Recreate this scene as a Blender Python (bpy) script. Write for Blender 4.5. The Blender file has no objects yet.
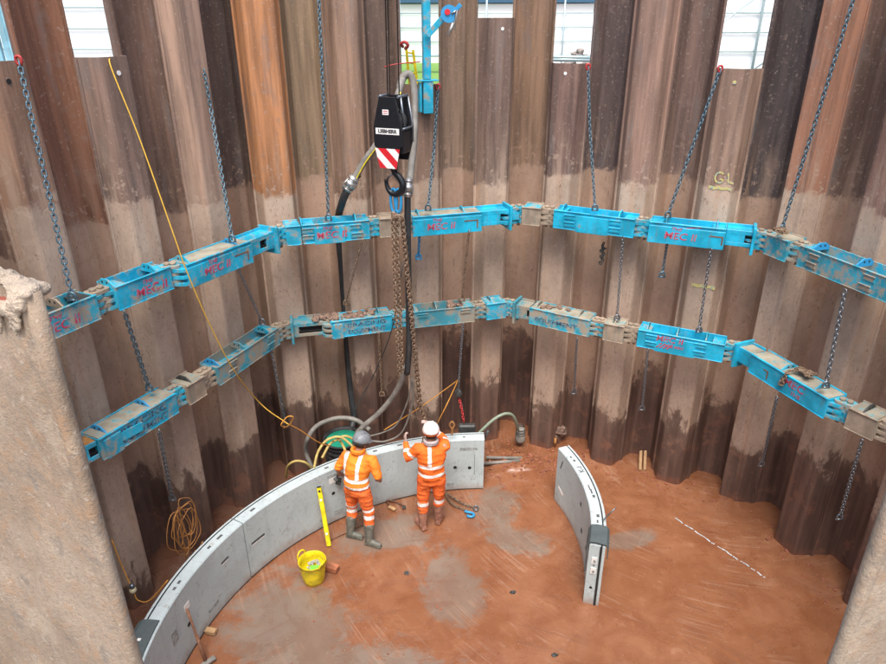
import bpy, bmesh, math, random
from mathutils import Vector, Matrix, noise as mnoise
random.seed(7)
S = bpy.context.scene
COL = S.collection
PI = math.pi
R = math.radians
CZ = 6.5                                   # camera height above the pit floor

# ------------------------------------------------------------------ measuring helpers
F_PX, PITCH, ROLL = 671.0, 0.4345, -0.0025
_cp, _sp = math.cos(PITCH), math.sin(PITCH)
FW = Vector((0, _cp, -_sp)); _up = Vector((0, _sp, _cp)); _rt = Vector((1, 0, 0))
RT = _rt*math.cos(ROLL) + _up*math.sin(ROLL); UP = _up*math.cos(ROLL) - _rt*math.sin(ROLL)
CEN = Vector((0.659, 4.919)); PHI = 0.085   # centre and rotation of the octagonal shaft
def ray(x, y): return FW + RT*((x-443)/F_PX) - UP*((y-332)/F_PX)
def at(x, y, z):                            # point at height z seen from the tripod at survey pixel x,y
    d = ray(x, y); p = d*((z-CZ)/d.z); return Vector((p.x, p.y, z))
def aty(x, y, Y):
    d = ray(x, y); p = d*(Y/d.y); return Vector((p.x, p.y, p.z+CZ))
def frame(k):
    a = R(22.5+45*k)+PHI
    return Vector((math.sin(a), math.cos(a))), Vector((math.cos(a), -math.sin(a)))
def side(k, t, n, z):
    N, T = frame(k); p = CEN+N*n+T*t; return Vector((p.x, p.y, z))
def onside(x, y, k, n):
    N, T = frame(k); d = ray(x, y); d2 = Vector((d.x, d.y))
    s = (n+CEN.dot(N))/d2.dot(N); return Vector((d.x*s, d.y*s, d.z*s+CZ))

# ------------------------------------------------------------------ node helpers
def lin(c):
    return tuple((v/12.92 if v <= .04045 else ((v+.055)/1.055)**2.4) for v in [q/255 for q in c])
class NT:
    def __init__(s, name):
        s.m = bpy.data.materials.new(name); s.m.use_nodes = True
        s.t = s.m.node_tree; s.b = s.t.nodes['Principled BSDF']; s.L = s.t.links
        s.pos = s.t.nodes.new('ShaderNodeNewGeometry').outputs['Position']
    def n(s, typ, **kw):
        q = s.t.nodes.new(typ)
        for k, v in kw.items(): setattr(q, k, v)
        return q
    def put(s, sock, v):
        if hasattr(v, 'is_output') or isinstance(v, bpy.types.NodeSocket): s.L.new(v, sock)
        elif isinstance(v, (tuple, list)) and len(v) == 3 and sock.type == 'RGBA': sock.default_value = (*v, 1)
        else: sock.default_value = v
    def vec(s, sc=(1,1,1), off=(0,0,0), rot=(0,0,0), src=None):
        q = s.n('ShaderNodeMapping'); s.L.new(src or s.pos, q.inputs[0])
        q.inputs['Location'].default_value = off; q.inputs['Scale'].default_value = sc; q.inputs['Rotation'].default_value = rot
        return q.outputs[0]
    def noise(s, scale, detail=4, rough=.55, sc=(1,1,1), off=(0,0,0), dist=0, rot=(0,0,0)):
        q = s.n('ShaderNodeTexNoise'); s.L.new(s.vec(sc, off, rot), q.inputs['Vector'])
        q.inputs['Scale'].default_value = scale; q.inputs['Detail'].default_value = detail
        q.inputs['Roughness'].default_value = rough; q.inputs['Distortion'].default_value = dist
        return q.outputs['Fac']
    def math(s, op, a, b=0, c=0, clamp=False):
        q = s.n('ShaderNodeMath', operation=op, use_clamp=clamp)
        for i, v in enumerate((a, b, c)):
            s.put(q.inputs[i], v)
        return q.outputs[0]
    def step(s, v, lo, hi):                 # smooth 0..1 between lo and hi
        q = s.n('ShaderNodeMapRange', interpolation_type='SMOOTHSTEP')
        s.put(q.inputs[0], v); s.put(q.inputs[1], lo); s.put(q.inputs[2], hi); return q.outputs[0]
    def mix(s, f, a, b, mode='MIX'):
        q = s.n('ShaderNodeMix', data_type='RGBA', blend_type=mode)
        s.put(q.inputs[0], f); s.put(q.inputs[6], a); s.put(q.inputs[7], b); return q.outputs[2]
    def sep(s):
        q = s.n('ShaderNodeSeparateXYZ'); s.L.new(s.pos, q.inputs[0]); return q.outputs
    def bump(s, h, strength=.3, dist=.01):
        q = s.n('ShaderNodeBump'); q.inputs['Strength'].default_value = strength; q.inputs['Distance'].default_value = dist
        s.L.new(h, q.inputs['Height']); s.L.new(q.outputs[0], s.b.inputs['Normal'])
    def out(s, col=None, rough=None, metal=0, spec=None):
        if col is not None: s.put(s.b.inputs['Base Color'], col)
        if rough is not None: s.put(s.b.inputs['Roughness'], rough)
        s.put(s.b.inputs['Metallic'], metal)
        if spec is not None: s.b.inputs['Specular IOR Level'].default_value = spec
        return s.m

def dirty(name, base, dirt=(.22,.17,.13), amount=.45, scale=6, rough=.5, metal=0, chip=None, streak=True, bump=.25, var=.25):
    """painted or bare surface with its own grime"""
    t = NT(name)
    big = t.noise(scale, 5, .62); fine = t.noise(scale*9, 3, .6)
    lo = tuple(v*(1-var) for v in base); hi = tuple(min(1, v*(1+var*.6)) for v in base)
    c = t.mix(t.step(t.noise(scale*.5, 3), .35, .65), lo, hi)
    m = t.step(t.math('ADD', big, t.math('MULTIPLY', fine, .35)), 1.05-amount*.75, 1.2-amount*.75)
    c = t.mix(m, c, dirt)
    if chip:
        ch = t.step(t.noise(scale*4, 5, .7, off=(3,1,8)), .61, .65); c = t.mix(ch, c, chip)
    if streak:
        st = t.step(t.noise(14, 3, .6, sc=(1,1,.12)), .52, .8); c = t.mix(t.math('MULTIPLY', st, .5), c, tuple(v*.6 for v in dirt))
    t.bump(t.math('ADD', big, fine), bump, .006)
    return t.out(c, t.math('ADD', t.math('MULTIPLY', big, .35), rough-.15), metal)
def plain(name, c, rough=.6, metal=0, var=.2, scale=25, bump=.1):
    t = NT(name); f = t.noise(scale, 4, .6)
    col = t.mix(f, tuple(v*(1-var) for v in c), tuple(min(1, v*(1+var)) for v in c))
    t.bump(f, bump, .004); return t.out(col, rough, metal)

# ------------------------------------------------------------------ mesh helpers
class MB:
    def __init__(s): s.v = []; s.f = []; s.mi = []; s.cur = 0; s.sm = []; s.smooth = False
    def face(s, idx): s.f.append(idx); s.mi.append(s.cur); s.sm.append(s.smooth)
    def add(s, vs, fs):
        o = len(s.v); s.v += [Vector(v) for v in vs]
        for f in fs: s.face([i+o for i in f])
    def box(s, c, d, X=Vector((1,0,0)), Y=Vector((0,1,0)), Z=Vector((0,0,1)), bev=0):
        c = Vector(c); hx, hy, hz = [q/2 for q in d]
        if bev <= 0:
            vs = [c+X*(a*hx)+Y*(b*hy)+Z*(e*hz) for e in (-1,1) for a, b in ((-1,-1),(1,-1),(1,1),(-1,1))]
            s.add(vs, [(3,2,1,0),(4,5,6,7),(0,1,5,4),(1,2,6,5),(2,3,7,6),(3,0,4,7)]); return
        b = min(bev, hx*.9, hy*.9, hz*.9)
        bm = bmesh.new(); bmesh.ops.create_cube(bm, size=1)
        for v in bm.verts: v.co = Vector((v.co.x*2*hx, v.co.y*2*hy, v.co.z*2*hz))
        bmesh.ops.bevel(bm, geom=bm.edges[:], offset=b, segments=1, affect='EDGES')
        bm.verts.ensure_lookup_table()
        s.add([c+X*v.co.x+Y*v.co.y+Z*v.co.z for v in bm.verts], [tuple(v.index for v in f.verts) for f in bm.faces]); bm.free()
    def prism(s, pts, z0, z1, O=Vector((0,0,0)), X=Vector((1,0,0)), Y=Vector((0,1,0)), Z=Vector((0,0,1))):
        n = len(pts); vs = [O+X*p[0]+Y*p[1]+Z*z0 for p in pts]+[O+X*p[0]+Y*p[1]+Z*z1 for p in pts]
        s.add(vs, [tuple(range(n))[::-1], tuple(range(n, 2*n))]+[(i, (i+1) % n, (i+1) % n+n, i+n) for i in range(n)])
    def tube(s, path, r, seg=8, cap=True, closed=False):
        path = [Vector(p) for p in path]; n = len(path)
        rad = r if isinstance(r, (list, tuple)) else [r]*n
        o = len(s.v); up = None
        for i, p in enumerate(path):
            a = path[(i-1) % n] if (closed or i > 0) else p
            b = path[(i+1) % n] if (closed or i < n-1) else p
            d = (b-a).normalized()
            if up is None:
                up = d.orthogonal().normalized()
            up = (up-d*up.dot(d))
            up = up.normalized() if up.length > 1e-6 else d.orthogonal().normalized()
            q = d.cross(up)
            for j in range(seg):
                w = 2*PI*j/seg; s.v.append(p+(up*math.cos(w)+q*math.sin(w))*rad[i])
        old = s.smooth; s.smooth = True
        for i in range(n if closed else n-1):
            for j in range(seg):
                a = o+i*seg+j; b = o+i*seg+(j+1) % seg; c = o+((i+1) % n)*seg+(j+1) % seg; d_ = o+((i+1) % n)*seg+j
                s.face([a, b, c, d_])
        s.smooth = False
        if cap and not closed:
            s.face([o+j for j in range(seg)][::-1]); s.face([o+(n-1)*seg+j for j in range(seg)])
        s.smooth = old
    def cyl(s, a, b, r, seg=12, r2=None): s.tube([a, b], [r, r if r2 is None else r2], seg)
    def lathe(s, prof, c, seg=24, X=Vector((1,0,0)), Y=Vector((0,1,0)), Z=Vector((0,0,1))):
        c = Vector(c); o = len(s.v)
        for (r_, z) in prof:
            for j in range(seg):
                w = 2*PI*j/seg; s.v.append(c+X*(r_*math.cos(w))+Y*(r_*math.sin(w))+Z*z)
        old = s.smooth; s.smooth = True
        for i in range(len(prof)-1):
            for j in range(seg):
                s.face([o+i*seg+j, o+i*seg+(j+1) % seg, o+(i+1)*seg+(j+1) % seg, o+(i+1)*seg+j])
        s.smooth = old
    def blob(s, c, r, sub=2, amp=.25, fr=3, seed=0, squash=1):
        bm = bmesh.new(); bmesh.ops.create_icosphere(bm, subdivisions=sub, radius=1)
        rr = Vector(r) if isinstance(r, (tuple, list)) else Vector((r, r, r*squash))
        vs = []
        for v in bm.verts:
            k = 1+amp*mnoise.noise(v.co*fr*.5+Vector((seed*3.1, seed*1.7, 0)))*1.6
            vs.append(Vector(c)+Vector((v.co.x*rr.x*k, v.co.y*rr.y*k, v.co.z*rr.z*k)))
        s.add(vs, [tuple(v.index for v in f.verts) for f in bm.faces]); bm.free()
    def build(s, name, mats, parent=None, bevel=0, fixn=True):
        me = bpy.data.meshes.new(name); me.from_pydata(s.v, [], s.f)
        for m in (mats if isinstance(mats, (list, tuple)) else [mats]): me.materials.append(m)
        me.polygons.foreach_set('material_index', s.mi); me.polygons.foreach_set('use_smooth', s.sm)
        if fixn:
            bm = bmesh.new(); bm.from_mesh(me); bmesh.ops.recalc_face_normals(bm, faces=bm.faces[:]); bm.to_mesh(me); bm.free()
        me.update()
        o = bpy.data.objects.new(name, me); COL.objects.link(o)
        if parent is not None: adopt(o, parent)
        if bevel:
            b = o.modifiers.new('edge', 'BEVEL'); b.width = bevel; b.segments = 2; b.limit_method = 'ANGLE'
        return o
def root_of(p):
    v = Vector((0,0,0))
    while p is not None: v = v+p.location; p = p.parent
    return v
def adopt(o, parent):
    o.parent = parent; o.location = -Vector(parent.location) if parent.type == 'EMPTY' else (0,0,0)
def thing(name, label, cat, loc, group=None):
    o = bpy.data.objects.new(name, None); COL.objects.link(o); o.location = loc; o.empty_display_size = .1
    o['label'] = label; o['category'] = cat; o['kind'] = 'thing'
    if group: o['group'] = group
    return o
def tag(o, label, cat, group=None, kind=None):
    if label: o['label'] = label
    if cat: o['category'] = cat
    if group: o['group'] = group
    if kind or cat: o['kind'] = kind or 'thing'
    return o
def struct(o): o['kind'] = 'structure'; return o
def spline(pts, n=8):
    P = [Vector(p) for p in pts]; P = [P[0]*2-P[1]]+P+[P[-1]*2-P[-2]]; out = []
    for i in range(1, len(P)-2):
        a, b, c, d = P[i-1:i+3]
        for j in range(n):
            t = j/n
            out.append(.5*((2*b)+(c-a)*t+(2*a-5*b+4*c-d)*t*t+(3*b-a-3*c+d)*t**3))
    out.append(P[-2]); return out
def text_mesh(name, body, size, O, X, Y, mat, parent, depth=.0015, shear=0, bold=0, align='CENTER', sx=1):
    cu = bpy.data.curves.new(name, 'FONT'); cu.body = body; cu.size = size; cu.align_x = align; cu.align_y = 'CENTER'
    cu.extrude = depth; cu.shear = shear; cu.offset = bold; cu.resolution_u = 3
    tmp = bpy.data.objects.new('tmp', cu); COL.objects.link(tmp)
    bpy.context.view_layer.update()
    me0 = bpy.data.meshes.new_from_object(tmp.evaluated_get(bpy.context.evaluated_depsgraph_get()))
    Z = X.cross(Y)
    mb = MB(); mb.add([O+X*(v.co.x*sx)+Y*v.co.y+Z*v.co.z for v in me0.vertices], [tuple(p.vertices) for p in me0.polygons])
    COL.objects.unlink(tmp); bpy.data.objects.remove(tmp); bpy.data.meshes.remove(me0)
    return mb.build(name, mat, parent)

# ------------------------------------------------------------------ materials
def pile_mat(name, top, coat, tanz=4.55, wetz=1.2, seed=0., gloss=.6, patch=0):
    t = NT(name); o = (seed*7.3, seed*3.1, seed*1.9)
    z = t.sep()[2]
    streak = t.noise(9, 4, .6, sc=(1,1,.07), off=o)
    streak2 = t.noise(26, 3, .6, sc=(1,1,.05), off=o)
    big = t.noise(2.2, 5, .65, sc=(1,1,.5), off=o); fine = t.noise(45, 3, .65, off=o)
    mid = t.noise(7, 5, .7, off=o)
    top = (top[0]*1.02, top[1]*1.0, top[2]*.87)
    c = t.mix(t.step(streak, .32, .68), tuple(v*.66 for v in top), tuple(v*1.3 for v in top))
    c = t.mix(t.math('MULTIPLY', t.step(streak2, .5, .72), .45), c, (top[0]*.5, top[1]*.5, top[2]*.56))
    c = t.mix(t.math('MULTIPLY', t.step(mid, .54, .7), .4), c, (.24, .165, .135))
    c = t.mix(.08, c, (.13,.125,.135))
    c = t.mix(t.math('MULTIPLY', t.step(t.noise(30, 4, .7, off=(seed, 5, 2)), .6, .66), .55), c, (.40, .31, .26))
    c = t.mix(t.math('MULTIPLY', t.step(t.noise(5, 3, .6, sc=(1,1,.25), off=(seed, 1, 7)), .56, .7), .4), c, (.17,.155,.15))
    # dried mud coat below the tan line
    ct = t.mix(t.step(big, .3, .7), tuple(v*.8 for v in coat), tuple(v*1.13 for v in coat))
    ct = t.mix(t.math('MULTIPLY', t.step(streak, .48, .72), .38), ct, (coat[0]*.98, coat[1]*.74, coat[2]*.55))
    ct = t.mix(t.math('MULTIPLY', t.step(mid, .56, .68), .35), ct, tuple(v*.62 for v in coat))
    ct = t.mix(t.math('MULTIPLY', t.step(t.noise(22, 5, .75, off=o), .58, .66), .5), ct, tuple(v*.55 for v in coat))
    scr = t.noise(11, 2, .5, sc=(1.5, 1.5, .35), off=(seed, 2, 9), rot=(.5, .4, 0), dist=1.2)
    scr = t.math('LESS_THAN', t.math('ABSOLUTE', t.math('SUBTRACT', scr, .5)), .006)
    ct = t.mix(t.math('MULTIPLY', scr, .6), ct, (.12, .07, .05))
    edge = t.math('ADD', t.math('MULTIPLY', t.math('SUBTRACT', t.noise(3.0, 5, .65, sc=(1,1,.8), off=o), .5), .42),
                  t.math('MULTIPLY', t.math('SUBTRACT', mid, .5), .12))
    zz = t.math('ADD', z, edge)
    c = t.mix(t.math('MULTIPLY', t.step(t.noise(6, 5, .7, sc=(1,1,.1), off=(seed,3,3)), .45, .65), t.step(z, tanz+1.1, tanz)), c, tuple(v*.55+w_*.45 for v, w_ in zip(coat, top)))
    c = t.mix(t.step(zz, tanz-.03, tanz+.06), ct, c)
    # splashes of mud above the line
    sp = t.math('MULTIPLY', t.step(t.noise(12, 4, .6, off=(seed, 9, 1)), .58, .63), t.step(z, tanz+.7, tanz))
    c = t.mix(t.math('MULTIPLY', sp, .7), c, coat)
    # wet foot of the wall
    nz = t.noise(2.4, 6, .72, sc=(1,1,.6), off=(seed*2, 4, 4), dist=.5)
    we = t.math('ADD', z, t.math('ADD', t.math('MULTIPLY', t.math('SUBTRACT', nz, .5), 1.9),
                t.math('MULTIPLY', t.math('SUBTRACT', t.noise(11, 4, .7, sc=(1,1,.35), off=o), .5), .5)))
    wet = t.math('ADD', t.math('MULTIPLY', t.step(we, wetz+.10, wetz-.08), .72), t.math('MULTIPLY', t.step(we, wetz+.55, wetz-.7), .28))
    wc = t.mix(t.step(streak, .35, .7), (.085, .051, .041), (.155, .094, .073))
    wc = t.mix(t.math('MULTIPLY', t.step(t.noise(4, 5, .7, off=(seed, 0, 0)), .53, .66), .6), wc, (.24, .115, .078))
    c = t.mix(wet, c, wc)
    c = t.mix(t.math('MULTIPLY', t.step(t.math('ADD', z, t.math('MULTIPLY', t.noise(6, 3, .6), .5)), .45, .2), .75), c, (.22, .085, .05))
    h = t.math('ADD', t.math('MULTIPLY', fine, .6), t.math('ADD', mid, t.math('MULTIPLY', t.step(zz, tanz, tanz+.02), -.6)))
    t.bump(h, .45, .007)
    ro = t.math('SUBTRACT', gloss+.12, t.math('MULTIPLY', wet, .22))
    return t.out(c, ro, 0, .4)

CYAN = (.012, .40, .60)
m_cyan = dirty('cyan_paint', CYAN, (.31,.29,.23), .50, 9, .45, chip=(.25,.20,.15))
m_cyan_clean = dirty('cyan_paint_clean', (.012,.42,.64), (.20,.30,.31), .38, 9, .42, chip=(.16,.22,.22))
m_cyan_mud = dirty('cyan_paint_muddy', (.03,.37,.50), (.36,.31,.24), .58, 8, .6, chip=(.30,.24,.18))
m_cyan_gray = dirty('cyan_paint_silted', (.05,.33,.43), (.30,.27,.21), .62, 4, .65, chip=(.28,.26,.22))
m_mudtop = dirty('silted_top', (.33,.30,.23), (.07,.31,.38), .46, 11, .7, streak=False)
m_brownlug = dirty('muddy_lug', (.34,.27,.20), (.10,.26,.27), .3, 12, .75, chip=(.15,.10,.08))
m_dark = dirty('dark_steel', (.045,.05,.05), (.2,.16,.12), .25, 12, .5)
m_hole = plain('slot_black', (.012,.012,.012), .8)
m_orange_rust = dirty('orange_rust', (.42,.20,.06), (.25,.18,.12), .3, 9, .7)
def letter_mat(name, c):
    t = NT(name); w = t.step(t.noise(34, 5, .75), .47, .62)
    return t.out(t.mix(w, c, (.20,.36,.40)), .6)
m_red = letter_mat('red_letters', (.52,.035,.09))
m_navy = letter_mat('dark_letters', (.035,.06,.12))
m_galv = plain('galvanised_chain', (.24,.27,.30), .38, .8, .35, 60)
m_blue_chain = plain('blue_grey_chain', (.12,.20,.25), .42, .6, .4, 60)
m_rust_chain = dirty('rusty_chain', (.22,.14,.09), (.36,.28,.20), .5, 30, .7, metal=.2)
m_redpaint = plain('red_hook_paint', (.42,.045,.045), .45)
m_yellow = dirty('yellow_plastic', (.75,.60,.01), (.45,.38,.10), .12, 20, .4, streak=False)
m_rope = plain('orange_rope', (.55,.25,.04), .8, 0, .3, 90)
m_ropey = plain('yellow_rope', (.70,.42,.05), .8, 0, .3, 90)
m_hose = dirty('grey_hose', (.22,.21,.19), (.34,.30,.25), .35, 14, .6)
m_blackhose = dirty('black_hose', (.035,.037,.04), (.18,.15,.12), .2, 14, .5)
m_greenhose = plain('green_grey_hose', (.24,.30,.23), .55)
m_yelhose = dirty('yellow_hose', (.50,.38,.12), (.30,.22,.14), .4, 20, .6)
m_alu = plain('aluminium_coupling', (.55,.55,.53), .35, .8, .25, 60)
m_black = plain('black_paint', (.013,.014,.017), .32, 0, .4, 30)
m_white = plain('white_paint', (.78,.78,.76), .5, 0, .06)
m_redw = plain('signal_red', (.60,.02,.03), .4)
m_wood = dirty('pale_timber', (.48,.30,.15), (.25,.15,.09), .35, 12, .75)
m_rustbar = dirty('rusty_bar', (.20,.09,.05), (.35,.16,.09), .4, 20, .8)
m_brick = dirty('red_brick', (.38,.14,.07), (.30,.17,.1), .3, 20, .85)
m_blueg = plain('blue_hook_paint', (.03,.28,.55), .45)
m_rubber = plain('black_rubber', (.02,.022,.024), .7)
m_slate = plain('grey_foam', (.075,.095,.10), .85)
m_mudclod = dirty('mud_clods', (.20,.13,.10), (.32,.22,.16), .5, 25, .9, streak=False)
m_redmud = dirty('red_mud_heap', (.30,.105,.06), (.20,.08,.05), .45, 18, .75, streak=False, bump=.6)
m_skin = plain('skin', (.42,.24,.17), .55)
m_glove = dirty('muddy_glove', (.48,.36,.32), (.25,.14,.10), .4, 40, .8, streak=False)
m_hi = dirty('orange_cloth', (.92,.17,.018), (.55,.13,.04), .22, 9, .8, streak=False, bump=.5, var=.18)
m_hitr = dirty('orange_cloth_muddy', (.82,.155,.028), (.42,.18,.10), .40, 9, .85, streak=False, bump=.5)
m_shirt = dirty('orange_shirt', (.95,.25,.02), (.8,.18,.03), .2, 9, .8, streak=False, bump=.4)
m_refl = plain('silver_tape', (.78,.76,.74), .4, 0, .08)
m_boot = dirty('grey_boot', (.13,.135,.115), (.26,.20,.15), .45, 20, .55, streak=False)
m_bootb = dirty('brown_boot', (.30,.14,.095), (.38,.21,.15), .5, 20, .65, streak=False)
m_helm = plain('grey_helmet', (.20,.22,.24), .45, 0, .3, 20)
m_helmw = plain('white_helmet', (.80,.80,.78), .4, 0, .08)

def concrete(name, base=(.46,.545,.56)):
    t = NT(name)
    a = t.noise(1.6, 5, .65); b = t.noise(9, 5, .7); f = t.noise(70, 3, .6)
    c = t.mix(t.step(a, .3, .7), tuple(v*.88 for v in base), tuple(v*1.07 for v in base))
    c = t.mix(t.math('MULTIPLY', t.step(b, .56, .72), .35), c, (.30,.31,.29))
    st = t.noise(7, 4, .6, sc=(1,1,.15)); c = t.mix(t.math('MULTIPLY', t.step(st, .55, .75), .25), c, (.25,.28,.28))
    pit = t.step(t.noise(55, 2, .5, off=(4,4,4)), .70, .74); c = t.mix(t.math('MULTIPLY', pit, .7), c, (.14,.14,.14))
    z = t.sep()[2]
    foot = t.step(t.math('ADD', z, t.math('MULTIPLY', t.noise(5, 5, .7), .34)), .34, .10)
    c = t.mix(t.math('MULTIPLY', foot, .75), c, (.30,.18,.12))
    spl = t.math('MULTIPLY', t.step(t.noise(16, 5, .7, off=(2,2,6)), .60, .66), t.step(t.noise(2.2, 3, .6), .45, .6)); c = t.mix(t.math('MULTIPLY', spl, .6), c, (.31,.22,.17))
    scf = t.math('LESS_THAN', t.math('ABSOLUTE', t.math('SUBTRACT', t.noise(5, 2, .5, sc=(1,1,.5), dist=1.5, off=(9,1,1)), .5)), .004); c = t.mix(t.math('MULTIPLY', scf, .6), c, (.20,.22,.22))
    t.bump(t.math('ADD', b, f), .15, .004); return t.out(c, .68)
m_conc = concrete('ring_concrete'); m_conc2 = concrete('pale_ring_concrete', (.48,.57,.59))
m_conctop = concrete('top_face_concrete', (.50,.58,.60))

def floor_mat():
    t = NT('pit_floor_mud'); X, Y, Z = t.sep()
    a = t.noise(.55, 5, .6, dist=.6); b = t.noise(2.3, 5, .65, dist=.4); f = t.noise(30, 4, .7); v = t.noise(120, 2, .5)
    org = t.mix(t.step(b, .3, .7), (.215,.079,.033), (.285,.121,.057))
    org = t.mix(t.math('MULTIPLY', t.step(t.noise(7, 4, .7), .55, .7), .22), org, (.27,.10,.055))
    org = t.mix(t.math('MULTIPLY', t.step(t.noise(3.2, 5, .7, off=(5,5,0)), .58, .7), .5), org, (.37,.19,.11))
    gry = t.mix(b, (.16,.118,.092), (.25,.215,.175))
    def spot(cx, cy, rx, ry, rot=0):
        dx = t.math('SUBTRACT', X, cx); dy = t.math('SUBTRACT', Y, cy)
        cs, sn = math.cos(rot), math.sin(rot)
        u = t.math('DIVIDE', t.math('ADD', t.math('MULTIPLY', dx, cs), t.math('MULTIPLY', dy, sn)), rx)
        w = t.math('DIVIDE', t.math('SUBTRACT', t.math('MULTIPLY', dy, cs), t.math('MULTIPLY', dx, sn)), ry)
        return t.math('SUBTRACT', 1, t.math('SQRT', t.math('ADD', t.math('MULTIPLY', u, u), t.math('MULTIPLY', w, w))), clamp=True)
    m = None
    for q in ((-1.8,5.7,1.3,1.9,.6), (-.9,4.9,1.8,1.2,0), (-.9,7.3,1.3,.6,.3), (2.7,4.4,1.6,.6,.1), (.1,6.4,.8,1.2,.2), (.75,7.9,.6,.9,-.2), (1.0,7.2,.9,.5,-.4), (3.2,5.0,.55,.35,0), (3.0,4.3,1.2,.6,0), (2.6,7.2,.7,.35,.3), (-.6,7.2,.9,.3,.2),(.2,4.5,1.6,.6,0)):
        s = spot(*q); m = s if m is None else t.math('MAXIMUM', m, s)
    mask = t.step(t.math('ADD', m, t.math('MULTIPLY', t.math('SUBTRACT', t.math('ADD', t.math('MULTIPLY', t.noise(2.6, 6, .72, dist=.8), .72), t.math('MULTIPLY', t.noise(14, 5, .75, dist=.5), .25)), .5), 1.9)), .30, .64)
    c = t.mix(t.math('MULTIPLY', mask, .85), org, gry)
    # trowelled and boot-dragged arcs: rings about two far points, only in patches
    def arcs(cx, cy, fr, seed):
        dx = t.math('SUBTRACT', X, cx); dy = t.math('SUBTRACT', Y, cy)
        rr = t.math('SQRT', t.math('ADD', t.math('MULTIPLY', dx, dx), t.math('MULTIPLY', dy, dy)))
        an = t.math('ARCTAN2', dy, dx)
        cv = t.n('ShaderNodeCombineXYZ'); t.L.new(t.math('MULTIPLY', rr, fr), cv.inputs[0]); t.L.new(t.math('MULTIPLY', an, 2.2), cv.inputs[1]); cv.inputs[2].default_value = seed
        q = t.n('ShaderNodeTexNoise'); t.L.new(cv.outputs[0], q.inputs['Vector']); q.inputs['Scale'].default_value = 1; q.inputs['Detail'].default_value = 5; q.inputs['Roughness'].default_value = .65; q.inputs['Distortion'].default_value = .8
        return q.outputs['Fac']
    arc = arcs(.2, 2.2, 7, 1.); arc2 = arcs(4.5, 9.5, 26, 5.)
    pm = t.step(t.noise(1.3, 4, .6, off=(8,1,0)), .46, .62); pm2 = t.step(t.noise(1.1, 4, .6, off=(1,8,0)), .45, .60)
    c = t.mix(t.math('MULTIPLY', t.math('MULTIPLY', t.step(arc2, .50, .62), .44), pm), c, (.40,.25,.175))
    c = t.mix(t.math('MULTIPLY', t.math('MULTIPLY', t.step(arc, .52, .66), .45), pm2), c, (.17,.075,.045))
    foot = t.step(t.noise(5.5, 3, .5, off=(3,3,3), dist=1.0), .60, .66); c = t.mix(t.math('MULTIPLY', foot, .12), c, (.16,.07,.045))
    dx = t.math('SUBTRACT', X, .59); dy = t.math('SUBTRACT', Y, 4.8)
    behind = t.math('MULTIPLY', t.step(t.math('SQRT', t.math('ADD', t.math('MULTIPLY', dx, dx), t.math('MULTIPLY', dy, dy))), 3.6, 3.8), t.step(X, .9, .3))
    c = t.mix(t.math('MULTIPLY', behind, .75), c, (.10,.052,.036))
    speck = t.step(t.noise(60, 2, .5), .71, .74); c = t.mix(t.math('MULTIPLY', speck, .7), c, (.55,.48,.42))
    wet = t.step(t.noise(1.1, 5, .65, off=(2,7,0), dist=.5), .42, .56)
    c = t.mix(t.math('MULTIPLY', wet, .22), c, (.175,.068,.036))
    ro = t.math('SUBTRACT', t.math('ADD', .32, t.math('MULTIPLY', f, .20)), t.math('MULTIPLY', wet, .25))
    h = t.math('ADD', t.math('MULTIPLY', f, .45), t.math('ADD', t.math('MULTIPLY', b, .5), t.math('ADD', t.math('MULTIPLY', t.math('MULTIPLY', arc2, pm), .8), t.math('MULTIPLY', t.math('MULTIPLY', arc, pm2), .7))))
    h = t.math('MULTIPLY', h, t.math('SUBTRACT', 1, t.math('MULTIPLY', wet, .65)))
    t.bump(h, .38, .018); return t.out(c, ro, 0, .75)

# ------------------------------------------------------------------ pit floor
def floor_h(x, y):
    d = Vector((x, y))-CEN; best = -9
    for k in range(8):
        N, T = frame(k); best = max(best, d.dot(N))
    h = .06*max(0, (best-3.95)/.6)**1.4 if best > 3.95 else 0
    h = min(h, .09)
    h += .008*mnoise.noise(Vector((x*1.7, y*1.7, 3)))+.003*mnoise.noise(Vector((x*6, y*6, 1)))
    for cx, cy, r, a in ((1.0,8.95,.7,.14), (1.45,8.75,.5,.09), (2.3,9.2,.45,.06), (-3.6,7.0,.8,.06), (4.1,8.2,.5,.04)):
        q = math.hypot(x-cx, y-cy)/r
        if q < 1: h += a*(1-q*q)**2*(1+.5*mnoise.noise(Vector((x*9, y*9, 0))))
    if math.hypot(x-.59, y-4.8) > 3.8: h += .02*mnoise.noise(Vector((x*11, y*11, 5)))
    return h
mb = MB(); N_ = 190; W = 11.6; mb.smooth = True
for j in range(N_+1):
    for i in range(N_+1):
        x = CEN.x-W/2+W*i/N_; y = CEN.y-W/2+W*j/N_; mb.v.append(Vector((x, y, floor_h(x, y))))
for j in range(N_):
    for i in range(N_):
        a = j*(N_+1)+i; mb.face([a, a+1, a+N_+2, a+N_+1])
struct(mb.build('pit_floor', floor_mat(), fixn=False))

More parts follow.
